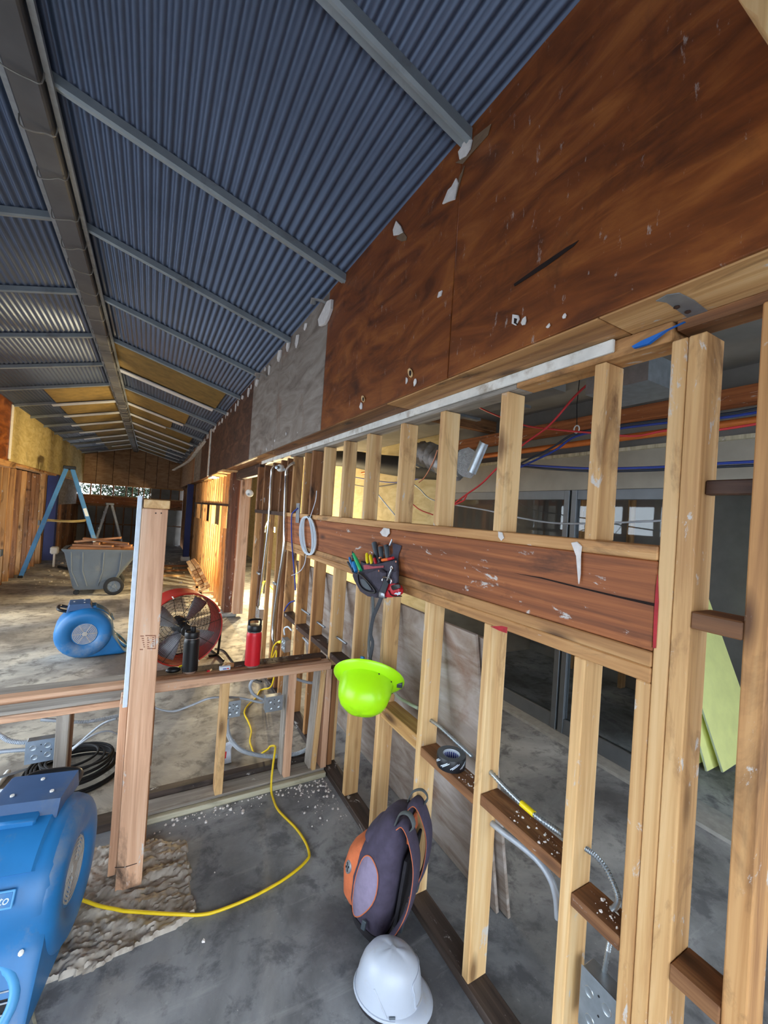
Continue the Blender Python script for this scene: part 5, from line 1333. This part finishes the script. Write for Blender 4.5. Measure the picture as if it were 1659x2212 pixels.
# nails left in the studs
for px, py, lab in ((650, 1315, 'first'), (680, 1340, 'second'), (722, 1372, 'third')):
    a = wx(px, py, W + 0.04)
    single('conduit_stub', MB().tube([a, a + Vector((0.02, -0.16, -0.012))], 0.008, 8), 'galv_dull', 'thin conduit stub through the %s long stud after the grey switch box' % lab, 'conduit')
cable('data_cable', [wx(px, py, W - 0.01) for px, py in ((636, 1298), (626, 1302), (618, 1312), (614, 1320))], 0.006, 'blue_cable', 'short blue cable end bent over a stud above the switch box')
cable('white_wire', [wx(px, py, W - 0.012) for px, py in ((615, 1372), (614, 1358), (622, 1354), (630, 1362))], 0.007, 'white_cable', 'white cable looping out of the grey switch box')
# lampholders
for (px, py, x), d, lab in (((540, 1064, 1.25), Vector((-0.5, -0.7, -0.5)), 'white lampholder hanging in the doorway'), ((605, 1011, W - 0.03), Vector((-0.8, -0.6, 0)), 'white ceiling rose above the steel conduit')):
    p = wx(px, py, x); t = thing('lampholder', lab, 'lamp holder', p)
    M = rot_to(d)
    MB().lathe([(0.012, 0.05), (0.03, 0.048), (0.055, 0.03), (0.058, 0.012), (0.03, 0.0), (0.01, -0.002)] if x > 1.2 else [(0.004, 0.02), (0.030, 0.018), (0.036, 0.008), (0.036, -0.02)], 24, M).build('dish', 'ceramic', t, smooth=60)
    MB().lathe([(0.004, 0.062), (0.016, 0.06), (0.018, 0.045), (0.018, 0.03)], 14, M).build('socket', 'galv', t, smooth=40)

# ---- work light in the side passage
wlp = Vector((1.75, 6.75, 0.0))
wk = thing('work_light', 'twin head work light on a stand glowing behind the studs', 'work light', wlp)
hp1, hp2 = wx(566, 1144, 2.0), wx(587, 1144, 2.0)
wk.location = Vector(((hp1.x + hp2.x) / 2 + 0.03, (hp1.y + hp2.y) / 2, 0))
B = wk.location
MB().tube([(0, 0, 0.05), (0, 0, 1.52)], 0.014, 8).build('pole', 'black_plastic', wk, smooth=60)
for k in range(3):
    a = k * 2 * PI / 3
    MB().tube([(0, 0, 0.3), (0.28 * math.cos(a), 0.28 * math.sin(a), 0.01)], 0.010, 6).build('leg', 'yellow_plastic', wk, smooth=60)
MB().tube([hp1 - B + Vector((0.04, 0, -0.04)), Vector((0, 0, 1.52)), hp2 - B + Vector((0.04, 0, -0.04))], 0.010, 6).build('crossbar', 'yellow_plastic', wk, smooth=60)
for hp_ in (hp1, hp2):
    q = hp_ - B
    MB().lathe([(0.004, 0.035), (0.024, 0.028), (0.034, 0.0), (0.024, -0.028), (0.004, -0.035)], 16, Matrix.Translation(q)).build('bulb', 'bulb_warm', wk, smooth=60)
    MB().box(q.x + 0.045, q.x + 0.06, q.y - 0.06, q.y + 0.06, q.z - 0.05, q.z + 0.05, 0.004).build('reflector', 'galv', wk)
    ld = bpy.data.lights.new('lamp', 'POINT'); ld.energy = LAMP_W; ld.color = (1.0, 0.80, 0.46); ld.shadow_soft_size = 0.05
    lo = bpy.data.objects.new('lamp', ld); col.objects.link(lo); lo.parent = wk; lo.location = q + Vector((-0.045, 0.0, 0))

# ---- sheets leaning behind the studs
for k, (y0, y1, xb, xt, h, lab) in enumerate(((1.29, 3.72, 1.445, 1.215, 1.25, 'weathered plywood sheet leaning on the back of the studs, front one'), (1.25, 3.65, 1.475, 1.240, 1.24, 'second plywood sheet leaning close behind the front one'))):
    L = math.hypot(xb - xt, h)
    o = MB().box(-(y1 - y0) / 2, (y1 - y0) / 2, -0.008, 0.008, 0, L, 0.002).build('plywood_sheet', 'ply_lean')
    M = rot_to((xt - xb, 0, h), (0, 1, 0)); M.translation = Vector((xb, (y0 + y1) / 2, 0.0))
    o.matrix_basis = M
    tag(o, lab, 'plywood')
for k in range(4):
    y0 = 1.36 + 0.055 * k
    tilt_x = -0.05 + 0.05 * k
    t = thing('green_sheet', ['lime green faced board nearest the doorway, full face showing', 'lime green faced board, second in the leaning row', 'lime green faced board, third in the leaning row', 'lime green faced board at the back of the leaning row'][k], 'board', (4.12 - 0.10 * k, y0, -0.010 + 0.36 * abs(tilt_x) / 1.18))
    M = rot_to((-0.05 + 0.05 * k, 0.42 - 0.03 * k, 1.18), (1, 0, 0))
    MB().box(-0.35, 0.35, -0.006, 0.006, 0.012, 1.25 - 0.03 * k, 0.001, M).build('core', 'green_board_edge', t)
    MB().box(-0.347, 0.347, -0.0085, -0.0062, 0.014, 1.245 - 0.03 * k, 0.0, M).build('face', 'green_board', t); MB().box(-0.347, 0.347, 0.0062, 0.0085, 0.014, 1.245 - 0.03 * k, 0.0, M).build('face', 'green_board', t)

# ---- services under the passage ceiling
single('copper_pipe', MB().tube([(2.95, -2.8, 2.40), (2.95, 3.9, 2.40), (2.95, 6.0, 2.38)], 0.024, 10), 'orange_pipe', 'long orange pipe running above the glazed partition', 'pipe')
def cab(px, x): return [wx(a, b_, x) for a, b_ in px]
cable('red_cable', cab([(1275, 825), (1240, 858), (1185, 920), (1128, 962), (1075, 1010), (1040, 1045), (1005, 1070), (980, 1090), (1000, 1082), (1008, 1070)], 2.2), 0.007, 'red_cable', 'red cable hanging diagonally and looped at its lower end')
cable('red_cable', cab([(1020, 872), (1060, 892), (1130, 918), (1200, 928), (1290, 936), (1370, 942), (1440, 930), (1520, 932), (1640, 915)], 2.25), 0.006, 'red_cable', 'red cable strung level under the passage ceiling')
cable('red_cable', cab([(880, 1078), (905, 1100), (935, 1112)], 2.3), 0.006, 'red_cable', 'short slack red cable between the upper studs')
for k, (pp, mt, lab) in enumerate((([(1118, 1004), (1190, 968), (1240, 938), (1330, 920), (1450, 905), (1560, 895), (1650, 880)], 'dark_cable', 'dark blue cable rising to a ceiling hook'), ([(1118, 1012), (1195, 975), (1245, 942), (1335, 926), (1450, 912), (1560, 902), (1650, 888)], 'blue_cable', 'bright blue cable rising beside the dark one to the hook'),
                              ([(1110, 1003), (1190, 1008), (1280, 1012), (1400, 1010), (1500, 1004), (1650, 996)], 'blue_cable', 'blue cable strung level over the glazed doors'), ([(1110, 1006), (1200, 1014), (1290, 1018), (1400, 1016), (1520, 1010), (1650, 1004)], 'dark_cable', 'dark cable sagging just below the level blue one'),
                              ([(760, 1030), (840, 1042), (900, 1035), (950, 1018), (1010, 1010)], 'blue_cable', 'blue cable dipping behind the upper studs near the pouch'), ([(740, 1042), (800, 1052), (880, 1040), (940, 1024)], 'dark_cable', 'thin dark cable sagging behind the upper studs near the pouch'))):
    cable('data_cable', cab(pp, 2.55 + 0.03 * k), 0.008, mt, lab)
cable('grey_wire', cab([(880, 1035), (905, 1055), (930, 1078), (980, 1090), (1050, 1102), (1120, 1118), (1200, 1130), (1300, 1130), (1440, 1124)], 2.4), 0.006, 'grey_flex', 'slack grey wire across the glazed partition')
cable('copper_wire', cab([(945, 972), (935, 1000), (918, 1030), (905, 1042)], 1.985), 0.005, 'copper', 'thin copper wire dangling by the foil duct')
cable('white_rod', cab([(812, 1062), (830, 1085), (855, 1115)], 2.2), 0.007, 'white_cable', 'thin white rod slanting behind the upper studs', 'rod')
# crumpled foil duct and its black sleeve
c0 = wx(905, 985, 2.1); c1 = wx(1010, 1005, 2.1)
rings = []
for i in range(26):
    f = i / 25; c = c0.lerp(c1, f) + Vector((0, 0, 0.03 * math.sin(f * 7)))
    r = 0.10 + 0.02 * math.sin(i * 2.3)
    rings.append([c + Vector(((r + 0.012 * random.uniform(-1, 1)) * math.cos(a), 0, (r + 0.012 * random.uniform(-1, 1)) * math.sin(a))) for a in [k * PI / 8 for k in range(16)]])
single('foil_duct', MB().loft(rings), 'foil', 'crumpled silver foil duct under the passage ceiling', 'duct', smooth=30)
single('flex_duct', MB().tube(smooth_path(cab([(690, 990), (760, 992), (820, 1002), (890, 1010), (960, 1012)], 2.3), 5), 0.11, 14), 'black_rubber', 'fat black flexible duct sagging behind the upper studs', 'duct')
p0, p1 = wx(1047, 956, 1.95), wx(1020, 1020, 1.95)
ax_ = (p1 - p0).normalized(); sd_ = ax_.cross(Vector((-1, 0, 0))).normalized(); nn_ = Vector((-1, 0, 0))
arc = lambda c, r: [c + sd_ * (r * math.cos(a_)) + nn_ * (r * 0.7 * math.sin(a_)) for a_ in [k * PI / 8 for k in range(9)]]
single('light_reflector', MB().loft([arc(p, 0.042) + list(reversed(arc(p, 0.039))) for p in (p0, p1)]), 'galv', 'silver trough reflector hanging loose by the foil duct', 'reflector', smooth=30)
t = thing('hanger_hook', 'white cable hook on the passage ceiling with a tied loop', 'hook', wx(1245, 935, 2.5))
MB().tube([Vector((0, 0.02 * math.cos(a), 0.025 + 0.025 * math.sin(a))) for a in [k * PI / 6 for k in range(12)]], 0.005, 6, closed=True).build('loop', 'pvc', t, smooth=60)
MB().tube([(0, 0, 0.05), (0, 0.01, 0.2), (0, 0, 0.40)], 0.003, 5).build('wire', 'black_plastic', t)

# ---- blue step ladder, seen from its side
def ladder(name, label, foot_a, foot_b, top, wid_b, wid_t, mat, cap, steps, rope=None, rail=0.075):
    """foot_a and foot_b: feet seen side on; the ladder's width runs along the view."""
    base = (Vector(foot_a) + Vector(foot_b)) / 2
    t = thing(name, label, 'ladder', base)
    fa, fb, tp_ = Vector(foot_a) - base, Vector(foot_b) - base, Vector(top) - base
    ax = (fb - fa).normalized(); wd = Vector((0, 0, 1)).cross(ax).normalized()
    for s in (-1, 1):
        stick('front_rail', fa + Vector((0, 0, 0.014)) + wd * s * wid_b / 2, tp_ + wd * s * wid_t / 2 - ax * 0.05, rail, 0.03, mat, t, side=ax)
        stick('rear_rail', fb + Vector((0, 0, 0.014)) + wd * s * wid_b / 2, tp_ + wd * s * wid_t / 2 + ax * 0.05, rail, 0.03, mat, t, side=ax)
    for k in range(1, steps + 1):
        f = k / (steps + 1)
        c = fa.lerp(tp_ - ax * 0.05, f); w = wid_b + (wid_t - wid_b) * f
        stick('step', c - wd * w / 2, c + wd * w / 2, 0.08, 0.025, 'galv', t, side=ax)
        c = fb.lerp(tp_ + ax * 0.05, f)
        if k % 2: stick('rear_brace', c - wd * w / 2, c + wd * w / 2, 0.03, 0.02, 'galv', t, side=ax)
    M = frame(tp_, ax, wd)
    MB().box(-0.11, 0.11, -wid_t / 2 - 0.04, wid_t / 2 + 0.04, -0.02, 0.05, 0.012, M).build('top_cap', cap, t, smooth=40)
    for s in (-1, 1):
        for f_ in (fa, fb):
            q = f_ + wd * s * wid_b / 2
            MB().box(q.x - 0.04, q.x + 0.04, q.y - 0.03, q.y + 0.03, q.z, q.z + 0.05, 0.008).build('foot', 'black_rubber', t)
    if rope:
        f = rope
        for s in (-1, 1):
            a = fa.lerp(tp_, f) + wd * s * 0.2; b_ = fb.lerp(tp_, f + 0.015) + wd * s * 0.2
            MB().tube(smooth_path([a - ax * 0.08, a.lerp(b_, 0.3) - Vector((0, 0, 0.02)), a.lerp(b_, 0.7) - Vector((0, 0, 0.03)), b_ + ax * 0.05], 4), 0.028, 6, flat=0.6).build('spreader', 'ply_yellow', t, smooth=60)
    if rope:
        for f in (0.30, 0.60):
            c = fb.lerp(tp_ + ax * 0.05, f) - wd * (wid_b + (wid_t - wid_b) * f) / 2
            stick('warning_label', c - (tp_ - fb).normalized() * 0.09 - wd * 0.018, c + (tp_ - fb).normalized() * 0.09 - wd * 0.018, 0.06, 0.004, 'print_white', t, side=ax, bev=0)
    return t
ladder('step_ladder', 'tall blue fibreglass step ladder standing open by the left studs', (-2.19, 10.95, 0.0), (-0.80, 11.15, 0.0), (-1.545, 11.0, 2.27), 0.62, 0.36, 'ladder_blue', 'black_plastic', 7, rope=0.51)
ladder('step_ladder', 'small grey step ladder in the gloom near the end wall', (-1.45, 15.2, 0.006), (-0.62, 15.3, 0.006), (-1.08, 15.2, 1.50), 0.5, 0.3, 'galv_dull', 'galv_dull', 5, rail=0.06)

# ---- grey tilt cart full of offcuts
cart = thing('tilt_cart', 'grey plastic tilt cart on wheels heaped with timber offcuts', 'cart', (-0.72, 9.0, 0.0), math.radians(2))
def cart_ring(z, xl, xr, hy, n=6):
    out = []
    w, h = xr - xl, 2 * hy
    for x, y in rpoly(w, h, 0.07, 4): out.append((x + (xl + xr) / 2, y, z))
    return out
cr = [cart_ring(0.09, -0.33, 0.10, 0.26), cart_ring(0.13, -0.36, 0.20, 0.285), cart_ring(0.40, -0.42, 0.36, 0.32), cart_ring(0.74, -0.50, 0.585, 0.36), cart_ring(0.78, -0.535, 0.62, 0.385), cart_ring(0.80, -0.54, 0.625, 0.388), cart_ring(0.80, -0.48, 0.56, 0.345), cart_ring(0.70, -0.46, 0.52, 0.33), cart_ring(0.50, -0.42, 0.40, 0.31)]
MB().loft(cr).build('tub', 'grey_plastic', cart, smooth=40)
for x0, x1 in ((-0.18, -0.24), (0.0, 0.06), (0.24, 0.32), (-0.33, -0.40)):
    MB().tube([(x0 * 0.85, -0.296, 0.16), (x1 * 0.95, -0.327, 0.42), (x1, -0.366, 0.76)], 0.010, 5).build('rib', 'grey_plastic', cart, smooth=60)
MB().tube([(-0.40, -0.318, 0.42), (0.30, -0.318, 0.42)], 0.007, 5).build('rib', 'grey_plastic', cart, smooth=60)
for sy in (-1, 1):
    Mw = Matrix.Translation((0.24, sy * 0.345, 0.155)) @ Matrix.Rotation(PI / 2, 4, 'X')
    wl_ = MB().lathe([(0.10, -0.03), (0.14, -0.03), (0.155, -0.02), (0.155, 0.02), (0.14, 0.03), (0.10, 0.03)], 28, Mw, cap=False).build('wheel', 'black_rubber', cart, smooth=50)
    MB().lathe([(0.01, 0.028), (0.03, 0.03), (0.04, 0.018), (0.10, 0.016), (0.102, 0.028), (0.102, -0.028), (0.01, -0.02)], 24, Mw).build('wheel_hub', 'grey_plastic', wl_, smooth=40)
    for k in range(5):
        a = k * 2 * PI / 5
        MB().box(-0.012, 0.012, 0.035, 0.10, 0.016, 0.024, 0.003, Mw @ Matrix.Rotation(a, 4, 'Z')).build('spoke', 'grey_plastic', wl_)
    Mw = Matrix.Translation((-0.30, sy * 0.22, 0.045)) @ Matrix.Rotation(PI / 2, 4, 'X')
    MB().lathe([(0.01, -0.015), (0.04, -0.015), (0.045, -0.008), (0.045, 0.008), (0.04, 0.015), (0.01, 0.015)], 16, Mw).build('caster', 'black_rubber', cart, smooth=50)
MB().tube([(0.24, -0.33, 0.155), (0.24, 0.33, 0.155)], 0.012, 8).build('axle', 'galv_dull', cart, smooth=60)
def offcut(a, b_, w, t_, lab, side=(0, 1, 0)):
    o = stick('timber_offcut', Vector(a) + cart.location, Vector(b_) + cart.location, w, t_, 'scrap_wood', None, side=side)
    tag(o, lab + ' in the grey cart', 'offcut', 'offcuts heaped in the cart')
for y_, w, lab in ((-0.255, 0.12, 'long offcut wedged along the near rim'), (-0.095, 0.14, 'wide long offcut wedged just inside the near rim one'), (0.075, 0.13, 'long offcut wedged along the middle'), (0.245, 0.13, 'long offcut wedged along the back rim')):
    e_ = 0.018 if abs(y_) > 0.2 else 0.0
    offcut((-0.462 + e_, y_ * 0.97, 0.779), (0.538 - e_, y_ * 0.97, 0.779), w, 0.036, lab)
for ang, z_, rows in ((0.14, 0.8162, ((-0.20, -0.06, 0.36, 'slanting offcut second up by the near rim'), (-0.03, 0.06, 0.42, 'slanting offcut second up in the middle'), (0.15, 0.0, 0.38, 'slanting offcut second up towards the back'))),
                      (-0.20, 0.8534, ((-0.17, -0.10, 0.30, 'short offcut third up by the near rim'), (0.0, 0.10, 0.38, 'crossing offcut third up in the middle'), (0.17, -0.06, 0.32, 'crossing offcut third up towards the back')))):
    cs, sn = math.cos(ang), math.sin(ang)
    for y_, x_, L, lab in rows:
        offcut((x_ - L * cs, y_ - L * sn, z_), (x_ + L * cs, y_ + L * sn, z_), 0.125, 0.036, lab)
offcut((-0.06, -0.24, 0.8935), (0.02, 0.22, 0.8935), 0.092, 0.043, 'stud piece lying across the top of the heap')
def tipped(x0, y0_, x1, y1_, lab, w, run):
    """Low end on the third layer, resting over the cross piece."""
    low = Vector((x0, y0_, 0.8725)); d = Vector((x1, y1_, 0.9160)) - low
    n_ = Vector((-d.z * d.x, -d.z * d.y, d.x * d.x + d.y * d.y)).normalized() * 0.0185
    offcut(low + n_, low + d * run + n_, w, 0.035, lab, side=(-d.y, d.x, 0))
tipped(0.42, -0.16, 0.03, -0.13, 'orange offcut tipped up over the cross piece, near side', 0.13, 1.75)
tipped(-0.40, 0.10, -0.085, 0.07, 'brown offcut tipped up over the cross piece, back side', 0.12, 2.2)

# ---- stacked lumber ends by the doorway post
names = ['top', 'second', 'third', 'fourth', 'fifth', 'sixth', 'lowest']
dn = Vector((0.48, 0, -0.88)); ac = Vector((0.88, 0, 0.48))
def row(p0, n, colm, y, lab, group, stp=0.062):
    for k in range(n):
        p = p0 + dn * (stp * k) + ac * (0.078 * colm) + Vector((0, random.uniform(-0.03, 0.03), 0))
        o = stick('lumber_length', p, p + Vector((0.0, 0.9, 0.0)), 0.070, 0.050, 'pine_aged' if (k + colm) % 3 else 'pine', None, side=ac)
        tag(o, (names[k] + lab), 'board', group)
q0 = wy(440, 1230, 7.4)
q0.x = 0.68
row(q0, 7, 0, 7.4, ' short board of the inner row stacked by the door post', 'short boards stacked by the door post')
row(q0, 7, 1, 7.4, ' short board of the outer row stacked by the door post', 'short boards stacked by the door post')
q1 = wy(424, 1242, 8.3)
row(Vector((q1.x - 0.05, 8.35, q1.z)), 5, 0, 8.3, ' short board of the small row leaning beside the larger stack', 'small row of boards beside the stack')
tr_ = thing('timber_rest', 'low timber rest under the stacked short boards', 'timber rest', (0.80, 7.8, 0))
lo = q0 + dn * (0.062 * 6 + 0.035)
for yy in (7.55, 8.1):
    stick('rest_leg', Vector((lo.x - 0.05, yy, 0)) - tr_.location, Vector((lo.x - 0.05, yy, max(0.05, lo.z - 0.02))) - tr_.location, 0.05, 0.04, 'pine_aged', tr_)
    stick('rest_bar', Vector((lo.x - 0.12, yy, max(0.03, lo.z - 0.06))) - tr_.location, Vector((min(1.09, lo.x + 0.16), yy, max(0.03, lo.z - 0.06))) - tr_.location, 0.04, 0.04, 'pine', tr_, side=(0, 1, 0))

# ---- on the far floor
HOSE = [Vector((q.x, q.y, max(q.z, 0.0365))) for q in smooth_path([(-1.75, 12.0, 0.036), (-1.45, 11.6, 0.036), (-1.35, 12.2, 0.22), (-1.30, 12.8, 0.04), (-1.1, 12.5, 0.04)], 6)]
cable('black_hose', HOSE, 0.03, 'black_rubber', 'black hose curling on the floor near the blue ladder', 'hose', sm=1)
p = fl(99, 1190, 0.35)
single('lamp_box', MB().box(-1.96, -1.80, 12.15, 12.3, 0.30, 0.48, 0.03).box(-1.9, -1.86, 12.2, 12.25, 0.0, 0.32, 0.004), 'ceramic', 'small white lamp box on a stem beyond the blue ladder', 'lamp box', smooth=40)
for i, (x, y, a) in enumerate(((0.65, 11.4, 0.3), (0.25, 11.9, -0.2), (-0.9, 12.3, 0.1), (0.75, 12.2, 0.05), (0.45, 10.6, -0.1))):
    o = stick('timber_offcut', (x - 0.35 * math.cos(a), y - 0.35 * math.sin(a), 0.02), (x + 0.35 * math.cos(a), y + 0.35 * math.sin(a), 0.02), 0.09, 0.035, ('scrap_wood', 'pine', 'wood_old')[i % 3], None, side=(0, 1, 0))
    tag(o, ['loose board lying flat nearest the warm lit studs', 'loose board lying flat mid floor past the cart', 'loose board lying flat behind the cart', 'loose board at the edge of the darker slab', 'loose pale board lying flat before the darker slab'][i], 'board')
# dark cable coil behind the low wall
co = thing('cable_coil', 'big coil of dark cable on the floor behind the low wall', 'cable', (-0.30, 3.10, 0.0))
for i in range(11):
    r = 0.26 - 0.011 * i + random.uniform(-0.01, 0.01); dx, dy = random.uniform(-0.03, 0.03), random.uniform(-0.03, 0.03); tz = random.uniform(-0.05, 0.05)
    MB().tube([Vector((dx + r * math.cos(a), dy + r * 0.9 * math.sin(a), max(0.0078, 0.012 + 0.011 * i + tz * 0.3 * (1 + math.cos(a + i))))) for a in [k * PI / 18 for k in range(36)]], 0.0075, 6, closed=True).build('cable_loop', 'black_rubber', co, smooth=60)
MB().tube(smooth_path([(-0.2, 0.1, 0.05), (-0.4, -0.1, 0.12), (-0.5, -0.3, 0.2), (-0.46, -0.42, 0.30)], 5), 0.0075, 6).build('cable_tail', 'grey_flex', co, smooth=60)
p = fl(8, 1680, 0.02)
single('pvc_pipe', MB().tube([fl(-8, 1700, 0.0145), fl(8, 1680, 0.0145), fl(18, 1667, 0.0145)], 0.014, 10), 'pvc', 'short white plastic pipe on the floor behind the near blower', 'pipe')
cable('white_loop', [fl(px, py, 0.0095) for px, py in ((-15, 1712), (8, 1708), (24, 1715), (24, 1728), (6, 1732), (-15, 1730))], 0.009, 'white_cable', 'looped white cable end just behind the near blower top')
p = wy(487, 1602, 2.85)
t = thing('printed_bag', 'crumpled white bag with red and blue print behind the low wall stud', 'bag', (p.x, 2.85, 0.0))
M = Matrix.Translation((0.02, 0, 0.0))
MB().prism([(-0.035, 0, 0.0), (0.05, 0, 0.0), (0.045, 0, 0.10), (0.06, 0, 0.15), (0.0, 0, 0.135), (-0.03, 0, 0.12)], (0, 0.03, 0), 0.01).build('bag_body', 'bag_clear', t, smooth=30)
MB().prism([(-0.02, -0.001, 0.05), (0.01, -0.001, 0.045), (0.012, -0.001, 0.09), (-0.018, -0.001, 0.095)], (0, -0.001, 0)).build('red_print', 'print_red', t)
MB().prism([(-0.03, -0.001, 0.10), (0.0, -0.001, 0.098), (0.0, -0.001, 0.12), (-0.026, -0.001, 0.12)], (0, -0.001, 0)).build('blue_print', 'print_blue', t)

# ---- plaster crumbs and grit (nobody could count them)
def crumbs(n, where, smin, smax, name, mat, lab):
    mb = MB()
    for i in range(n):
        x, y, z = where()
        s = smin + (smax - smin) * random.random() ** 3
        pts = [(x + s * random.uniform(0.5, 1) * math.cos(a), y + s * random.uniform(0.5, 1) * math.sin(a), z) for a in (0.3, 1.6, 2.8, 4.0, 5.2)]
        tops = [(x + (px - x) * 0.6, y + (py - y) * 0.6, z + s * random.uniform(0.3, 0.8)) for px, py, _ in pts]
        mb.loft([pts, tops])
    o = mb.build(name, mat); o['kind'] = 'stuff'; tag(o, lab, 'debris')
    return o
cord_pts = [q for q in smooth_path(cord, 6) if q.z < 0.05]
def clear1(x, y): return (Vector((x - 0.84, y - 1.205)).length > 0.19 and Vector((x - 0.93, y - 1.525)).length > 0.24 and all((q.x - x) ** 2 + (q.y - y) ** 2 > 0.021 ** 2 for q in cord_pts) and not (x < 0.12 and y > 2.05))
def w1():
    for _ in range(40):
        q = w1_any()
        if clear1(q[0], q[1]): return q
    return (0.6, 2.44, 0.0)
def w1_any():
    if random.random() < 0.55:
        return (0.05 + 1.03 * random.random() ** 0.7, 2.46 - 0.10 * random.random() ** 2.5, 0.0)
    if random.random() < 0.88:
        return (1.08 - 0.22 * random.random() ** 2, 2.44 - 0.35 * random.random() ** 1.6, 0.0)
    return (random.uniform(0.1, 1.05), random.uniform(0.9, 2.4), 0.0)
crumbs(420, w1, 0.0012, 0.013, 'plaster_crumbs', 'white_plaster', 'pale plaster crumbs along the foot of the low wall')
FAR_BOARDS = ((0.65, 11.4, 0.3), (0.25, 11.9, -0.2), (-0.9, 12.3, 0.1), (0.75, 12.2, 0.05), (0.45, 10.6, -0.1))
def w2():
    while True:
        x, y = random.uniform(-2.0, 0.85), 9.5 + random.random() * 4.0
        if any(abs((x - bx) * math.cos(ba) + (y - by) * math.sin(ba)) < 0.42 and abs((y - by) * math.cos(ba) - (x - bx) * math.sin(ba)) < 0.11 for bx, by, ba in FAR_BOARDS): continue
        if any((x - q.x) ** 2 + (y - q.y) ** 2 < 0.1 ** 2 for q in HOSE) or (-2.05 < x < -1.72 and 12.05 < y < 12.4): continue
        return (x, y, 0.0 if y < 12.55 else 0.006)
crumbs(260, w2, 0.008, 0.05, 'floor_rubble', 'mortar', 'scattered rubble on the far floor')
def w3():
    a, b_ = random.choice(((1.145, 1.489, ), (0.769, 1.109), (0.592, 0.733)))
    z = {1.145: 0.7055, 0.769: 0.7305, 0.592: 0.6825}[a]
    return (W + random.uniform(0.01, 0.075), a + (b_ - a) * (0.05 + 0.6 * random.random()) if a < 1 else 1.15 + 0.1 * random.random(), z)
crumbs(110, w3, 0.0015, 0.007, 'plaster_dust', 'white_plaster', 'plaster flakes lying on the blocking pieces')
def w4(): return (random.uniform(0.1, 1.05), random.uniform(2.595, 2.67), 0.7455)
crumbs(90, w4, 0.002, 0.008, 'sill_grit', 'sill_dirty', 'dark grit on the back sill of the low wall')

# ---- a tree outside, seen through the clerestory gaps
tr2 = thing('tree', 'dark bare limbed tree outside beyond the clerestory gaps', 'tree', (-0.9, 21.0, -0.2))
MB().tube(smooth_path([(0, 0, 0), (0.05, 0, 1.0), (-0.05, 0, 2.2), (0.1, 0, 3.4)], 4), [0.13 - 0.007 * i for i in range(13)], 8).build('trunk', 'wood_dark', tr2, smooth=60)
for i in range(26):
    z = random.uniform(1.5, 2.6); a = random.uniform(0, 2 * PI); L = random.uniform(0.5, 1.3)
    e_ = Vector((math.cos(a) * L, math.sin(a) * L * 0.3, z + random.uniform(-0.1, 0.5)))
    MB().tube(smooth_path([(0, 0, z), e_ * 0.5 + Vector((0, 0, z * 0.5 + 0.05)), e_], 3), [0.035, 0.032, 0.028, 0.024, 0.02, 0.016, 0.012], 5).build('branch', 'wood_dark', tr2, smooth=60)
mb = MB()
for i in range(5200):
    c = Vector((random.gauss(0, 0.95), random.uniform(-0.3, 0.3), random.uniform(1.4, 3.0))); s = random.uniform(0.03, 0.09)
    u = Vector((random.uniform(-1, 1), random.uniform(-1, 1), random.uniform(-1, 1))).normalized() * s; w_ = u.orthogonal().normalized() * s * 0.5
    mb.add([c - u, c + w_, c + u, c - w_], [(0, 1, 2, 3)])
o = mb.build('foliage', 'leaf_dark', tr2); o['kind'] = 'stuff'
